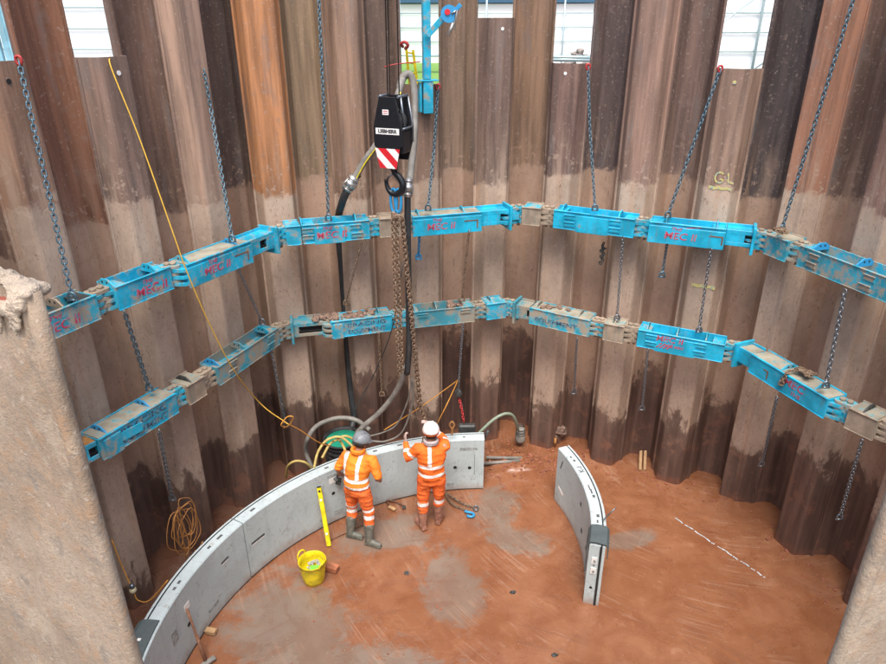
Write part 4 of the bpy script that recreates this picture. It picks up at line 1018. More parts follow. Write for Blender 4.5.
hose('pump_hose', 'black suction hose with aluminium coupling going down behind both frames', [W1(358,174,3.95), W1(350,185,3.97), W1(342,203,4.1), W1(338,225,4.5), W1(342,270,4.58), W1(346,330,4.58), W1(350,385,4.52), W1(354,415,4.45), W1(350,432,4.3), W1(343,442,4.2)], .050, m_blackhose, fittings=((.10, m_alu),))
hose('pump_hose', 'fat grey hose looping over beside the hook block, coupled above the upper frame', [W1(399,88,4.0), W1(404,76,4.0), W1(411,76,4.0), W1(414.5,95,3.95), W1(414,140,3.75), W1(410,178,3.6), aty(407.5,196,7.95)], .044, m_hose)
hose('pump_hose', 'black hose hanging between the two lifting chains', [aty(408,186,7.93), aty(407.5,205,7.9), aty(408.5,290,7.86), aty(409,345,7.86), aty(407,374,7.86)], .040, m_blackhose, fittings=((.05, m_alu),))
hose('pump_hose', 'pale grey fat hose sweeping down left from the lifting chains behind the ring', [aty(405,366,7.9), aty(402,380,7.95), aty(392,398,8.05), aty(378,414,8.1), aty(366,424,8.1), aty(357,434,8.1), aty(354,448,8.1)], .038, m_hose)
hose('cable', 'thin grey cable curving behind the left worker, upper of two', [aty(412,378,7.95), aty(408,400,8.0), aty(397,424,8.1), aty(384,432,8.15), aty(370,436,8.15)], .011, m_hose, cat='cable')
hose('cable', 'thin grey cable curving behind the left worker, lower of two', [aty(413,380,7.95), aty(412,405,8.0), aty(402,432,8.1), aty(386,441,8.15), aty(372,441,8.15)], .013, m_hose, cat='cable')
hose('cable', 'thin dark rope slanting down left of the lifting chains', [W1(403,262,3.8), W1(393,325,3.75), W1(375,372,4.1), W1(352,415,4.25)], .008, m_dark, cat='rope')
# green grey outlet hose and the submersible pump in the corner
hose('pump_hose', 'pale green hose arching from behind the ring to the pump', [at(472,440,.55), at(482,430,.72), at(493,420,.88), at(504,414,.95), at(512,415,.88), at(516,422,.70), at(518,430,.45)], .024, m_greenhose)
pp = at(520, 440, .18)
pm = thing('submersible_pump', 'small grey submersible pump in the mud heap below the rear corner', 'pump', pp)
mb = MB(); mb.lathe([(0,-.12),(.075,-.12),(.085,-.09),(.085,.0),(.075,.02),(.075,.13),(.06,.15),(.0,.16)], pp+Vector((0,0,.1)), 18); mb.build('casing', m_hose, pm)
mb = MB(); mb.tube([pp+Vector((-.05,0,.26)), pp+Vector((-.045,0,.31)), pp+Vector((.045,0,.31)), pp+Vector((.05,0,.26))], .012, 6); mb.build('handle', m_dark, pm)
mb = MB(); 
for z in (.12, .17, .22): mb.lathe([(.076,z-.008),(.082,z),(.076,z+.008)], pp+Vector((0,0,.0)), 18)
mb.build('cooling_ring', m_dark, pm)
# corrugated drum with green water
dc = at(343, 438, .80); dc.z = 0
dr = thing('corrugated_drum', 'dark corrugated drum of green water standing behind the ring', 'drum', dc)
prof = [(.0,.0), (.27,.0)]+[(.27+.014*math.sin(i*PI*.5*1.0)*(1), .02+i*.0215) for i in range(36)]+[(.30,.80), (.30,.82), (.27,.82), (.266,.72)]
mb = MB(); mb.lathe(prof, dc, 30); mb.build('corrugated_wall', m_blackhose, dr)
m_green = plain('green_water', (.015,.27,.17), .15, 0, .3, 8)
mb = MB(); mb.cyl(dc+Vector((0,0,.77)), dc+Vector((0,0,.775)), .262, 30); mb.build('water_surface', m_green, dr)
rnd = random.Random(2)
hose('pump_hose', 'fat grey hose looped as a half circle round the back of the drum', [at(312,468,.35), at(306,452,.60), at(308,438,.90), at(318,425,1.05), at(338,418,1.10), at(356,420,1.08), at(370,430,1.0)], .034, m_hose)
YH = 'yellow hoses over the drum'
for i, (lab_, pts) in enumerate((('yellow hose arching over the drum towards the left worker', [at(314,468,.9), at(318,452,1.02), at(327,440,1.12), at(340,437,1.15), at(352,446,1.05), at(358,456,.9)]),
    ('second yellow hose crossing inside the drum mouth', [at(322,458,.95), at(330,444,1.05), at(339,440,1.02), at(345,450,1.0), at(349,462,.85)]),
    ('tan hose at the right rim of the drum beside the helmet', [at(334,441,1.08), at(345,436,1.12), at(356,441,1.1), at(364,450,1.0), at(370,462,.85)]),
    ('yellow hose bent into a small arch left of the drum', [at(286,477,.5), at(288,466,.8), at(296,461,.92), at(306,463,.88), at(314,471,.7)]))):
    hose('hose', lab_, pts, .018, m_yelhose, grp=YH)
# ropes
def rope(label, pts, r_, mat, sag=0, name='rope', cat='rope'):
    P_ = [Vector(p) for p in pts]
    if sag and len(P_) == 2:
        a, b = P_; P_ = [a.lerp(b, i/10)-Vector((0,0,4*sag*(i/10)*(1-i/10))) for i in range(11)]
    mb = MB(); mb.tube(spline(P_, 6), r_, 6); return tag(mb.build(name, mat), label, cat)
rope('long yellow rope running from the left gap down over both frames', [wallp(110,57,-2,4.40), wallp(112,70,-2,4.33), wallp(140,140,-2,4.1), wallp(172,230,-2,3.82), wallp(187,272,-2,3.74), wallp(210,325,-2,3.70), wallp(235,372,-2,3.72), wallp(262,405,-2,3.95), at(288,424,2.0)], .0065, m_ropey)
rope('orange rope from the loose chain down to the drum', [at(284,422,2.0), at(300,430,1.75), at(318,442,1.4), at(330,446,1.1)], .0075, m_rope)
rope('small knotted loop of orange rope on the loose chain', [at(286,427,1.9), at(281,425,1.98), at(287,417,2.08), at(293,417,2.08), at(290,424,1.95), at(284,428,1.88)], .008, m_rope)
ck = onside(458,380,-1,4.05)
rope('orange rope slanting left from the hanging shackle behind the right worker', [ck, aty(425,404,8.2), aty(400,420,8.15), aty(384,430,8.1)], .0075, m_rope)
rope('orange rope dropping from the hanging shackle to the top of the ring', [ck, aty(448,402,8.3), aty(437,424,8.25)], .0075, m_rope)
rope('orange line tied between piles left of the davit', [onside(384,67,-1,4.35), onside(398,64,-1,4.30), onside(420,62,-1,4.35)], .007, m_redpaint)
sh = thing('shackle', 'red lifting shackle and hook hanging on a chain near the ring end', 'shackle', onside(459,392,-1,4.08))
s_ = Vector(sh.location); mb = MB(); mb.blob(s_+Vector((0,0,-.04)), (.05,.04,.06), 2, .4, 3, 2); mb.build('swivel', m_dark, sh)
mb = MB(); chain_mesh(mb, [s_+Vector((0,0,-.1)), onside(462,410,-1,4.0), onside(464,424,-1,3.95)], .055, .013); mb.build('red_chain', m_redpaint, sh)
mb = MB(); chain_mesh(mb, [s_+Vector((.0,0,-.1)), s_+Vector((.07,0,-.28)), s_+Vector((.05,0,-.42)), s_+Vector((.0,0,-.3))], .045, .007); mb.build('chain_tail', m_dark, sh)
mb = MB(); p = aty(452, 428, 8.27); mb.tube(spline([p+Vector((0,0,-.12)), p+Vector((0,0,-.02)), p+Vector((-.035,0,.05)), p+Vector((0,0,.11)), p+Vector((.035,0,.05)), p+Vector((0,0,-.02))], 4), .013, 6)
tag(mb.build('lifting_eye', m_orange_rust), 'rusty lifting eye standing on top of the ring near its right end', 'lifting eye')
mb = MB(); mb.box(aty(467,428,8.62), (.26,.10,.14), bev=.02); tag(mb.build('toolbox', m_dark), 'dark grey box behind the ring right of the rusty lifting eye', 'box')
# coil of orange cable and string of lamps at the left
mb = MB(); rnd = random.Random(11); cc = onside(178, 512, -2, 4.12); Nl, Tl = frame(-2); T3 = Vector((Tl.x, Tl.y, 0)); N3 = Vector((Nl.x, Nl.y, 0))
for i in range(9):
    rx = .12+rnd.uniform(-.07,.06); rz = .20+rnd.uniform(-.12,.16); ox = rnd.uniform(-.09,.08); oz = rnd.uniform(-.22,.04); ph = rnd.uniform(-.3,.3)
    mb.tube([cc+T3*(ox+rx*math.cos(a_)*math.cos(ph)+rz*.2*math.sin(a_)*math.sin(ph))+N3*(-.02-.03*rnd.random()*0-.006*i)+Vector((0,0,oz-rz*.3+rz*math.sin(a_)+.03*math.sin(3*a_+i)))+T3*(.02*math.sin(2*a_+i*2)) for a_ in [2*PI*j/26 for j in range(26)]], .0055, 5, closed=True)
P_ = spline([cc+Vector((0,0,-.2)), cc+T3*-.02+Vector((0,0,-.6)), cc+T3*.02+Vector((0,0,-.85)), rp(RC, RO+.03, -68, .88)], 6); mb.tube(P_, .008, 5)
P_ = spline([cc+T3*.02+Vector((0,0,-.2)), cc+T3*.07+Vector((0,0,-.55)), cc+T3*.01+Vector((0,0,-.9)), rp(RC, RO+.03, -70, .86)], 6); mb.tube(P_, .0065, 5)
tag(mb.build('cable_coil', plain('orange_cable', (.42,.19,.055), .7, 0, .35, 60)), 'tangled coil of orange cable hung on a chain at the left wall', 'cable')
ls = thing('lamp_string', 'orange cable with one small work lamp beside the near left pile', 'lamp', onside(133, 590, -2, 3.95))
l0 = Vector(ls.location); mb = MB(); mb.tube(spline([onside(112,540,-2,4.2), onside(122,566,-2,4.1), l0, onside(138,600,-2,3.9), onside(150,600,-2,3.8), rp(RC, RO+.02, -78, .9)], 6), .007, 5); mb.build('cable', m_rope, ls)
mb = MB(); mb.lathe([(.0,-.04),(.03,-.03),(.042,.0),(.03,.035),(.0,.045)], l0, 12); m_bulb = plain('lamp_glass', (.62,.55,.36), .25); mb.build('bulb', m_bulb, ls)
mb = MB(); mb.lathe([(.0,.09),(.024,.085),(.03,.04),(.026,.03)], l0, 12); mb.build('lamp_holder', m_galv, ls)

# ------------------------------------------------------------------ davit post and winch on the low pile
dv = thing('davit_post', 'bright blue square davit post with hand winch clamped on a low pile', 'davit', side(-1, .42, 4.28, 5.5))
Nd, Td = frame(-1); dX = Vector((Td.x, Td.y, 0)); dY = Vector((Nd.x, Nd.y, 0)); d0 = side(-1, .47, 4.30, 5.42)
mb = MB(); mb.box(d0+Vector((0,0,.18)), (.13,.12,.40), dX, dY, ZZ, .008); mb.box(d0+dX*-.10+Vector((0,0,.18)), (.03,.10,.36), dX, dY, ZZ, .004); mb.box(d0+dX*-.0+Vector((0,0,.385)), (.27,.14,.018), dX, dY, ZZ, .003); mb.build('clamp_box', m_cyan, dv)
mb = MB(); mb.box(d0+Vector((-.005,.0,1.35)), (.095,.095,1.9), dX, dY, ZZ, .008); mb.build('post', m_cyan, dv)
j0 = onside(427,36,-1,4.2); j1 = onside(446,15,-1,4.1)
mb = MB(); dd = (j1-j0).normalized(); ee = dd.cross(Vector((0,-1,0))).normalized(); mb.box((j0+j1)/2, ((j1-j0).length, .075, .05), dd, ee, dd.cross(ee), .006); mb.build('arm', m_cyan, dv)
mb = MB(); wc = onside(449,14,-1,4.08); mb.cyl(wc+Vector((0,-.06,0)), wc+Vector((0,.06,0)), .085, 18); mb.cyl(wc+Vector((0,-.075,0)), wc+Vector((0,-.06,0)), .10, 18); wn = mb.build('winch_drum', m_blueg, dv)
mb = MB(); mb.cyl(wc+Vector((-.02,-.09,.02)), wc+Vector((-.02,-.076,.02)), .035, 10); mb.build('badge', m_redw, wn)
mb = MB(); mb.tube([wc+Vector((.03,-.08,.0)), wc+Vector((.09,-.09,.04)), wc+Vector((.06,-.10,-.18))], .012, 6); mb.tube([wc+Vector((.05,-.10,-.10)), wc+Vector((-.01,-.10,-.24))], .018, 6); mb.build('crank_handle', m_alu, wn)
mb = MB(); mb.box(wc+Vector((.10,0,.06)), (.12,.05,.02), dd, ee, dd.cross(ee), .003); mb.build('bracket', m_blueg, dv)
# yellow ladder head behind the wall beside the davit
ld = thing('ladder', 'yellow ladder top showing in the gap left of the blue davit post', 'ladder', onside(408,80,-1,5.0))
for q0_, q1_ in (((406,46),(410,90)), ((413,50),(418,90))):
    mb = MB(); mb.box((onside(*q0_, -1, 4.98)+onside(*q1_, -1, 4.98))/2, (.035, .03, (onside(*q0_, -1, 4.98)-onside(*q1_, -1, 4.98)).length), Z=(onside(*q0_, -1, 4.98)-onside(*q1_, -1, 4.98)).normalized(), bev=.004); mb.build('stile', m_yellow, ld)
for i in range(4):
    mb = MB(); mb.cyl(onside(406+i*1.2, 52+i*10, -1, 4.98), onside(413.5+i*1.2, 54+i*10, -1, 4.98), .012, 6); mb.build('rung', m_yellow, ld)
mb = MB(); mb.tube(spline([onside(403,47,-1,4.6), onside(401,44,-1,4.55), onside(405,42,-1,4.5), onside(408,46,-1,4.5), onside(405,49,-1,4.55)], 4), .02, 6)
tag(mb.build('pipe_clip', m_redpaint), 'small red clip at the top of the gap beside the davit', 'clip')

# ------------------------------------------------------------------ things on the floor
tb = at(314, 578, .03); tb.z = floor_h(tb.x, tb.y)
bk = thing('rubber_bucket', 'yellow flexible bucket of rubbish beside the ring', 'bucket', tb)
prof = [(r_*.92, z_*.95) for r_, z_ in [(.0,.012),(.125,.012),(.125,.0),(.135,.0),(.150,.06),(.178,.26),(.185,.34),(.192,.345),(.190,.352),(.180,.348),(.172,.26),(.145,.05),(.0,.03)]]
mb = MB(); mb.lathe(prof, tb, 30); mb.build('tub', m_yellow, bk)
for s_, hz_ in ((-1, R(150)), (1, R(-30))):
    hd = Vector((math.cos(hz_), math.sin(hz_), 0)); ht = Vector((-hd.y, hd.x, 0)); c = tb+hd*.170+Vector((0,0,.32))
    mb = MB(); mb.tube(spline([c+ht*-.07, c+ht*-.055+Vector((0,0,.05))+hd*.01, c+Vector((0,0,.07))+hd*.02, c+ht*.055+Vector((0,0,.05))+hd*.01, c+ht*.07], 5), .011, 7); mb.build('handle', m_yellow, bk)
m_lime = plain('lime_cloth', (.18,.62,.06), .7); m_scrap = dirty('grey_scraps', (.42,.42,.42), (.12,.14,.12), .5, 40, .7, streak=False)
mb = MB(); rnd = random.Random(5)
for i in range(26):
    a_ = rnd.random()*6.28; r_ = .12*math.sqrt(rnd.random()); mb.blob(tb+Vector((math.cos(a_)*r_, math.sin(a_)*r_, .17+rnd.random()*.05)), (.03,.025,.018), 1, .6, 3, i)
tag(mb.build('scraps', m_scrap), 'grey and white rubbish filling the yellow bucket', 'rubbish', kind='stuff')
mb = MB(); mb.blob(tb+Vector((.045,-.02,.225)), (.075,.04,.022), 2, .5, 3, 5); tag(mb.build('glove', m_lime), 'lime green glove lying in the yellow bucket', 'glove')
bc = at(332, 567, .06)
mb = MB(); bx_ = Vector((.93,-.36,0)); mb.box(Vector((bc.x, bc.y, .05)), (.17,.10,.075), bx_, Vector((.36,.93,0)), ZZ, .006); tag(mb.build('brick', m_brick), 'red brick on the mud right of the yellow bucket', 'brick')
# yellow level leaning on the ring
la = at(329, 545, .02); lb = rp(RC, RI-.02, -29.2, 0); lb = aty(319, 487, 7.42)
dl = (lb-la).normalized(); le = dl.cross(Vector((0,1,0))).normalized(); lf = dl.cross(le)
lv = thing('spirit_level', 'long yellow spirit level leaning against the curved concrete wall', 'spirit level', la)
mb = MB(); mb.box((la+lb)/2, ((lb-la).length, .060, .03), dl, le, lf, .004); mb.build('level_body', m_yellow, lv)
for t_ in (.2, .78, .93):
    mb = MB(); c = la.lerp(lb, t_); mb.cyl(c-lf*.0175, c+lf*.0175, .017, 12); mb.build('vial', m_hole if t_ > .9 else m_white, lv)
for e_ in (0, 1):
    mb = MB(); mb.box(la.lerp(lb, e_), (.02,.055,.033), dl, le, lf, .003); mb.build('end_cap', m_black if e_ else m_yellow, lv)
# timber wedge, prop, bars
c = at(211, 631, .04); mb = MB(); mb.box(Vector((c.x, c.y, .04)), (.13,.07,.06), Vector((.97,-.22,0)), Vector((.22,.97,0)), ZZ, .006); tag(mb.build('timber_block', m_wood), 'pale timber block on the floor by the nearest ring segment', 'timber')
pa, pb = at(187, 609, .62), at(206, 662, .03)
pr = thing('rusty_prop', 'thin rusty steel prop leaning on the nearest ring segment', 'prop', pb)
mb = MB(); mb.cyl(pa, pb, .015, 8); mb.cyl(pa.lerp(pb, .5), pa.lerp(pb, .97), .021, 8); mb.build('tube', m_rustbar, pr)
mb = MB(); mb.box(pb+Vector((.03,.0,.01)), (.16,.06,.03), Vector((.7,.7,0)), Vector((-.7,.7,0)), ZZ, .004); mb.build('foot_plate', m_hose, pr)
def bar(label, a_, b_, r_, mat, name='steel_bar', cat='bar'):
    mb = MB(); mb.cyl(a_, b_, r_, 7); return tag(mb.build(name, mat), label, cat)
bar('thin dark bar on the floor behind the left worker', at(327,541,.02), at(371,521,.03), .010, m_rustbar)
bar('grey pipe lying on the mud right of the ring end, upper of two', at(486,457.5,.17), at(522,458,.17), .026, m_hose, 'steel_pipe', 'pipe')
bar('grey pipe lying on the mud right of the ring end, lower of two', at(483,463.5,.13), at(521,460.5,.15), .028, m_hose, 'steel_pipe', 'pipe')
bar('short pale pipe stub leaning up beside the ring end', at(484,441,.25), at(488,431,.5), .022, m_galv, 'steel_pipe', 'pipe')
# small tool by the ring foot
sn = thing('bolt_cutter', 'muddy bolt cutters lying at the foot of the ring between the workers', 'bolt cutter', at(392,505,.03))
mb = MB(); mb.tube([at(386,500,.03), at(397,502,.03), at(405,506,.04)], .012, 6); mb.build('handle', m_rustbar, sn)
mb = MB(); mb.tube([at(386,500,.03), at(391,507,.03), at(395,509,.03)], .014, 6); mb.build('handle', m_rustbar, sn)
mb = MB(); mb.box(at(404,507,.04), (.05,.05,.02), bev=.004); mb.build('jaw', m_dark, sn)
c = at(392, 508, .03); mb = MB(); mb.box(c, (.12,.05,.03), Vector((.8,-.6,0)), Vector((.6,.8,0)), ZZ, .005); tag(mb.build('timber_block', m_wood), 'small pale wood offcut between the two workers', 'timber')
# chain sling end lying on the floor with blue hook
sl_ = thing('chain_sling', 'two legs of muddy chain on the floor ending in a blue hook', 'chain sling', at(460,508,.03))
for pts in ([at(444,489,.03), at(449,500,.03), at(456,506,.03), at(468,510,.03)], [at(445,492,.03), at(452,497,.03), at(462,503,.03), at(474,507,.03)]):
    mb = MB(); chain_mesh(mb, spline(pts, 6), .052, .010); mb.build('chain_leg', m_rust_chain, sl_)
c = at(469,513,.03)
mb = MB(); mb.tube(spline([c+Vector((-.06,.04,0)), c+Vector((-.01,.02,0)), c+Vector((.05,0,0)), c+Vector((.07,-.05,0)), c+Vector((.02,-.08,0)), c+Vector((-.03,-.05,0))], 4), .019, 7); mb.build('hook', m_blueg, sl_)
c = at(476,508,.03); mb = MB(); mb.tube([c+Vector((.035*math.cos(a_), .05*math.sin(a_), 0)) for a_ in [2*PI*i/12 for i in range(12)]], .011, 6, closed=True); mb.build('end_ring', m_galv, sl_)
# split timber pieces against the wall
for i, (x_, lab_) in enumerate(((640, 'left of two split pale timbers leaning on the wall foot'), (644.5, 'right of two split pale timbers leaning on the wall foot'))):
    mb = MB(); p = at(x_, 470, .06); q_ = at(x_+2.2, 453.5, .27)+Vector((0,.08,0)); dl = (q_-p).normalized(); mb.box((p+q_)/2, ((q_-p).length, .045, .035), dl, Vector((1,0,0)), dl.cross(Vector((1,0,0))), .006)
    tag(mb.build('timber_batten', m_wood), lab_, 'timber', 'split timbers at the wall foot')
mb = MB(); c = at(557,436,.20)
for i in range(5): mb.blob(c+Vector((random.uniform(-.10,.10), random.uniform(-.04,.06), random.uniform(-.02,.14))), (.09,.07,.07), 2, .5, 3, i+3)
tag(mb.build('mud_lump', m_mudclod), 'brown lump of mud stuck at the wall behind the short segment', 'mud')
mb = MB(); c = at(555,445,.10); mb.cyl(c, c+Vector((0,0,.13)), .022, 8); tag(mb.build('orange_plug', m_orange_rust), 'small orange pipe cap behind the short standing segment', 'cap')
# mud crumbs along the wall foot, and rubble
mb = MB(); rnd = random.Random(8)
def crumb(x, y, r_):
    mb.blob((x, y, floor_h(x, y)+r_*.25), (r_, r_*rnd.uniform(.7,1.2), r_*.6), 1, .5, 3, rnd.random()*50)
for i in range(420):
    if i < 230: x, y = rnd.gauss(1.35, .42), rnd.gauss(8.85, .20)
    else:
        k = rnd.choice((-1,0,0,0,1,1)); N, T_ = frame(k); t_ = rnd.uniform(-1.8,1.8); p = CEN+N*rnd.uniform(4.15,4.5)+T_*t_; x, y = p.x, p.y
    if math.hypot(x-RC.x, y-RC.y) < RO+.05 and x < .62: continue
    crumb(x, y, rnd.uniform(.008,.028))
for i in range(320):
    x, y = rnd.uniform(-2.5,4.3), rnd.uniform(3.8,8.6)
    if math.hypot(x-RC.x, y-RC.y) < 3.4: crumb(x, y, rnd.uniform(.003,.008) if i % 9 else rnd.uniform(.010,.018))
tag(mb.build('mud_crumbs', m_redmud), 'crumbled red mud along the foot of the wall', 'mud', kind='stuff')
for i, (x_, y_, lab_) in enumerate(((407,573,'small dark stone on the mud in the centre of the floor'), (555,655,'dark pebble on the mud near the bottom edge'), (513,592,'small dark stone left of the short segment foot'))):
    c = at(x_, y_, .01); mb = MB(); mb.blob((c.x, c.y, floor_h(c.x, c.y)+.01), (.035,.025,.018), 2, .5, 3, i); tag(mb.build('stone', m_dark), lab_, 'stone')
# soft glint on the mud, painted as a broken pale streak
m_glint = letter_mat('painted_glint_white', (.85,.86,.90))
m_glint = letter_mat('painted_glint', (.56,.57,.60)); a_, b_ = at(675,517.5,.012), at(765,577,.012); dm = (b_-a_).normalized(); pm_ = Vector((-dm.y, dm.x, 0)); LM = (b_-a_).length
mb = MB(); rnd = random.Random(3); s = 0
for f0, f1 in ((0,.10),(.12,.22),(.24,.42),(.43,.47),(.50,.66),(.67,.72),(.75,.84),(.86,.90),(.92,.97),(.985,1.0)):
    n = 5
    for i in range(n+1):
        p = a_+dm*(LM*(f0+(f1-f0)*i/n)); z = floor_h(p.x, p.y)+.006; wv = .010*(.5+.6*rnd.random())
        mb.v += [Vector((p.x+pm_.x*wv, p.y+pm_.y*wv, z)), Vector((p.x-pm_.x*wv, p.y-pm_.y*wv, z))]
    for i in range(n): o_ = len(mb.v)-2*(n+1)+2*i; mb.face([o_, o_+1, o_+3, o_+2])
struct(tag(mb.build('floor_glint', m_glint, fixn=False), None, None))
# ------------------------------------------------------------------ world outside the shaft
t = NT('site_ground'); g1 = t.noise(.5, 5, .6); X_, Y_, Z_ = t.sep()
gr = t.mix(t.noise(9, 4, .7), (.10,.22,.035), (.17,.32,.06)); gv = t.mix(t.noise(20, 4, .7), (.30,.27,.24), (.45,.42,.39))
msk = t.math('MULTIPLY', t.step(Y_, 13.5, 14.5), t.math('MULTIPLY', t.step(X_, .7, .2), t.step(X_, -3.5, -3.0)))
m_site = t.out(t.mix(msk, gv, gr), .9)
mb = MB(); inner = [side(0, 0, 0, 0)]; ring_ = []
for i in range(8):
    a_ = R(45*i)+PHI; ring_.append((CEN.x+math.sin(a_)*5.36, CEN.y+math.cos(a_)*5.36, math.sin(a_), math.cos(a_)))
GZ = 4.9
for i in range(8): mb.v.append(Vector((ring_[i][0], ring_[i][1], GZ)))
for i in range(8): mb.v.append(Vector((ring_[i][0]+ring_[i][2]*900, ring_[i][1]+ring_[i][3]*900, GZ)))
for i in range(8): mb.v.append(Vector((ring_[i][0], ring_[i][1], -1.2)))
for i in range(8): j = (i+1) % 8; mb.face([i, j, 8+j, 8+i]); mb.face([i, j, 16+j, 16+i])
struct(mb.build('site_ground', m_site, fixn=False))
# sheeted scaffold screens
t = NT('white_sheeting'); wv_ = t.noise(3, 4, .6, sc=(1,1,.4)); t.bump(wv_, .3, .03); m_sheet = t.out(t.mix(wv_, (.88,.92,.92), (.93,.94,.94)), .55)
m_steel = plain('scaffold_tube', (.42,.54,.56), .4, .4)
def screen(x0, x1, Y, z0, z1, dz, posts, label, yy=0, braces=True, slab=None, gr='white sheeted site screens'):
    th = thing('site_screen', label, 'site screen', (x0, Y, GZ), gr)
    mb = MB(); n = int((z1-z0)/dz)
    for i in range(n):
        a_ = z0+i*dz; mb.box(Vector(((x0+x1)/2, Y+yy/2, a_+dz/2)), (abs(x1-x0), .012, dz-.02), bev=0)
        mb.box(Vector(((x0+x1)/2, Y+.03, a_+.02)), (abs(x1-x0), .012, .06), bev=0)
    mb.build('sheeting', m_sheet, th)
    for i in range(n+1):
        mb = MB(); mb.cyl(Vector((x0, Y-.05, z0+i*dz)), Vector((x1, Y-.05, z0+i*dz)), .020, 6); mb.build('rail', m_steel, th)
    for px_ in posts:
        mb = MB(); mb.cyl(Vector((px_, Y-.10, GZ)), Vector((px_, Y-.10, z1)), .03, 8); mb.build('post', m_steel, th)
    if braces:
        for i in range(len(posts)-1):
            mb = MB(); mb.cyl(Vector((posts[i], Y-.14, z0)), Vector((posts[i+1], Y-.14, z0+(posts[i+1]-posts[i])*.75)), .018, 6); mb.build('brace', m_steel, th)
    return th
def xat(px_, Y): return aty(px_, 30, Y).x
screen(xat(-60,14), xat(200,14), 14, GZ+.4, 8.9, .36, [xat(q,14) for q in (-20, 50, 112, 180)], 'white sheeted screen seen through the two left gaps', braces=False)
screen(xat(640,15), xat(900,15), 15, 5.55, 9.2, .36, [xat(q,15) for q in (660, 757, 860)], 'white sheeted screen with diagonal brace seen through the right gap')
screen(xat(395,24), xat(640,24), 24, 5.45, 7.1, .42, [xat(q,24) for q in (400, 486, 563, 620)], 'white sheeted screen under the dark blue fascia in the middle gaps', braces=False)
# pale green hoarding below the right screen
hd_ = thing('timber_hoarding', 'pale green board hoarding at the foot of the right gap', 'hoarding', (xat(745,14.2), 14.2, GZ)); m_mint = dirty('mint_board', (.50,.62,.55), (.4,.45,.4), .3, 5, .6)
for i in range(9):
    mb = MB(); x_ = xat(690+14*i, 14.2); mb.box(Vector((x_, 14.2, 5.2)), (.27,.02,.62), bev=.004); mb.build('board', m_mint, hd_)
mb = MB(); mb.box(Vector((xat(745,14.1), 14.12, 5.53)), (2.9,.05,.05), bev=.004); mb.build('top_rail', m_steel, hd_)
for x_, lab_ in ((731,'left dark clamp on the green hoarding'), (758,'right dark clamp on the green hoarding')):
    mb = MB(); mb.box(Vector((xat(x_,14.0), 14.0, 5.42)), (.13,.06,.05), bev=.01); tag(mb.build('clamp', m_dark), lab_, 'clamp')
# blue steel frame in the far left gap
fr_ = thing('steel_trestle', 'pale blue steel frame at the far left gap', 'steel frame', (xat(4,12), 12, GZ)); m_pb = dirty('pale_blue_steel', (.20,.42,.52), (.4,.45,.45), .3, 6, .5)
for q_ in (-16, -6, 3, 9):
    mb = MB(); mb.box(Vector((xat(q_,12), 12, 6.8)), (.10,.08,3.8), bev=.008); mb.build('upright', m_pb, fr_)
mb = MB(); mb.box(Vector((xat(-3,12), 11.93, 5.4)), (.8,.05,.12), bev=.008); mb.build('rail', m_pb, fr_)
# cabin with dark blue fascia behind the middle gaps
cb = thing('site_building', 'low white building with a dark blue fascia far behind the wall', 'building', (xat(495,30), 30, GZ)); m_fas = plain('blue_fascia', (.035,.10,.17), .5)
x0, x1 = xat(380,30), xat(592,30); mb = MB(); mb.box(Vector(((x0+x1)/2, 32, 6.0)), (x1-x0, 4, 2.2), bev=0); mb.build('wall', m_white, cb)
mb = MB(); mb.box(Vector(((x0+x1)/2, 31.95, 7.75)), (x1-x0+.3, 4.3, 1.25), bev=.02); mb.build('fascia', m_fas, cb)
mb = MB(); mb.box(Vector(((x0+x1)/2, 32, 8.42)), (x1-x0+.6, 4.6, .08), bev=.01); mb.build('roof', m_steel, cb)
# rubble heap and pipes behind the middle right gap
mb = MB(); mb.smooth = False; rnd = random.Random(6)
c = aty(583, 52, 16); 
for i in range(150):
    a_ = rnd.random()*6.28; q_ = math.sqrt(rnd.random()); x_, y_ = math.cos(a_)*q_*1.0, math.sin(a_)*q_*.8; r_ = rnd.uniform(.05,.12)
    mb.blob(Vector((c.x+x_, 16.3+y_, GZ+(1-q_)*(.95)+r_*.3)), (r_, r_, r_*.8), 1, .5, 3, i)
tag(mb.build('rubble_heap', dirty('rubble', (.27,.24,.22), (.4,.35,.31), .5, 8, .9, streak=False)), 'grey rubble heap outside, seen through the middle right gap', 'rubble', kind='stuff')
for y_, z_, lab_ in ((57, 0, 'upper of two galvanised pipes outside below the rubble heap'), (59.6, 1, 'lower of two galvanised pipes outside below the rubble heap')):
    mb = MB(); p, q_ = aty(530, y_, 11.6), aty(615, y_+1, 11.6); mb.cyl(p, q_, .030, 8); tag(mb.build('steel_pipe', m_steel), lab_, 'pipe')
mb = MB(); mb.box(aty(700, 300, 11.3)*0+Vector((xat(575,11.2), 11.2, 5.35)), (2.2,.3,.9), bev=.03); tag(mb.build('spoil_bund', dirty('grey_spoil', (.34,.32,.31), (.25,.22,.2), .5, 10, .9, streak=False)), 'grey spoil bank just outside the wall below the pipes', 'spoil')
mb = MB(); mb.cyl(aty(408,56,20), aty(440,56,20), .03, 6); tag(mb.build('fence_rail', m_steel), 'thin rail across the grass beyond the davit', 'rail')

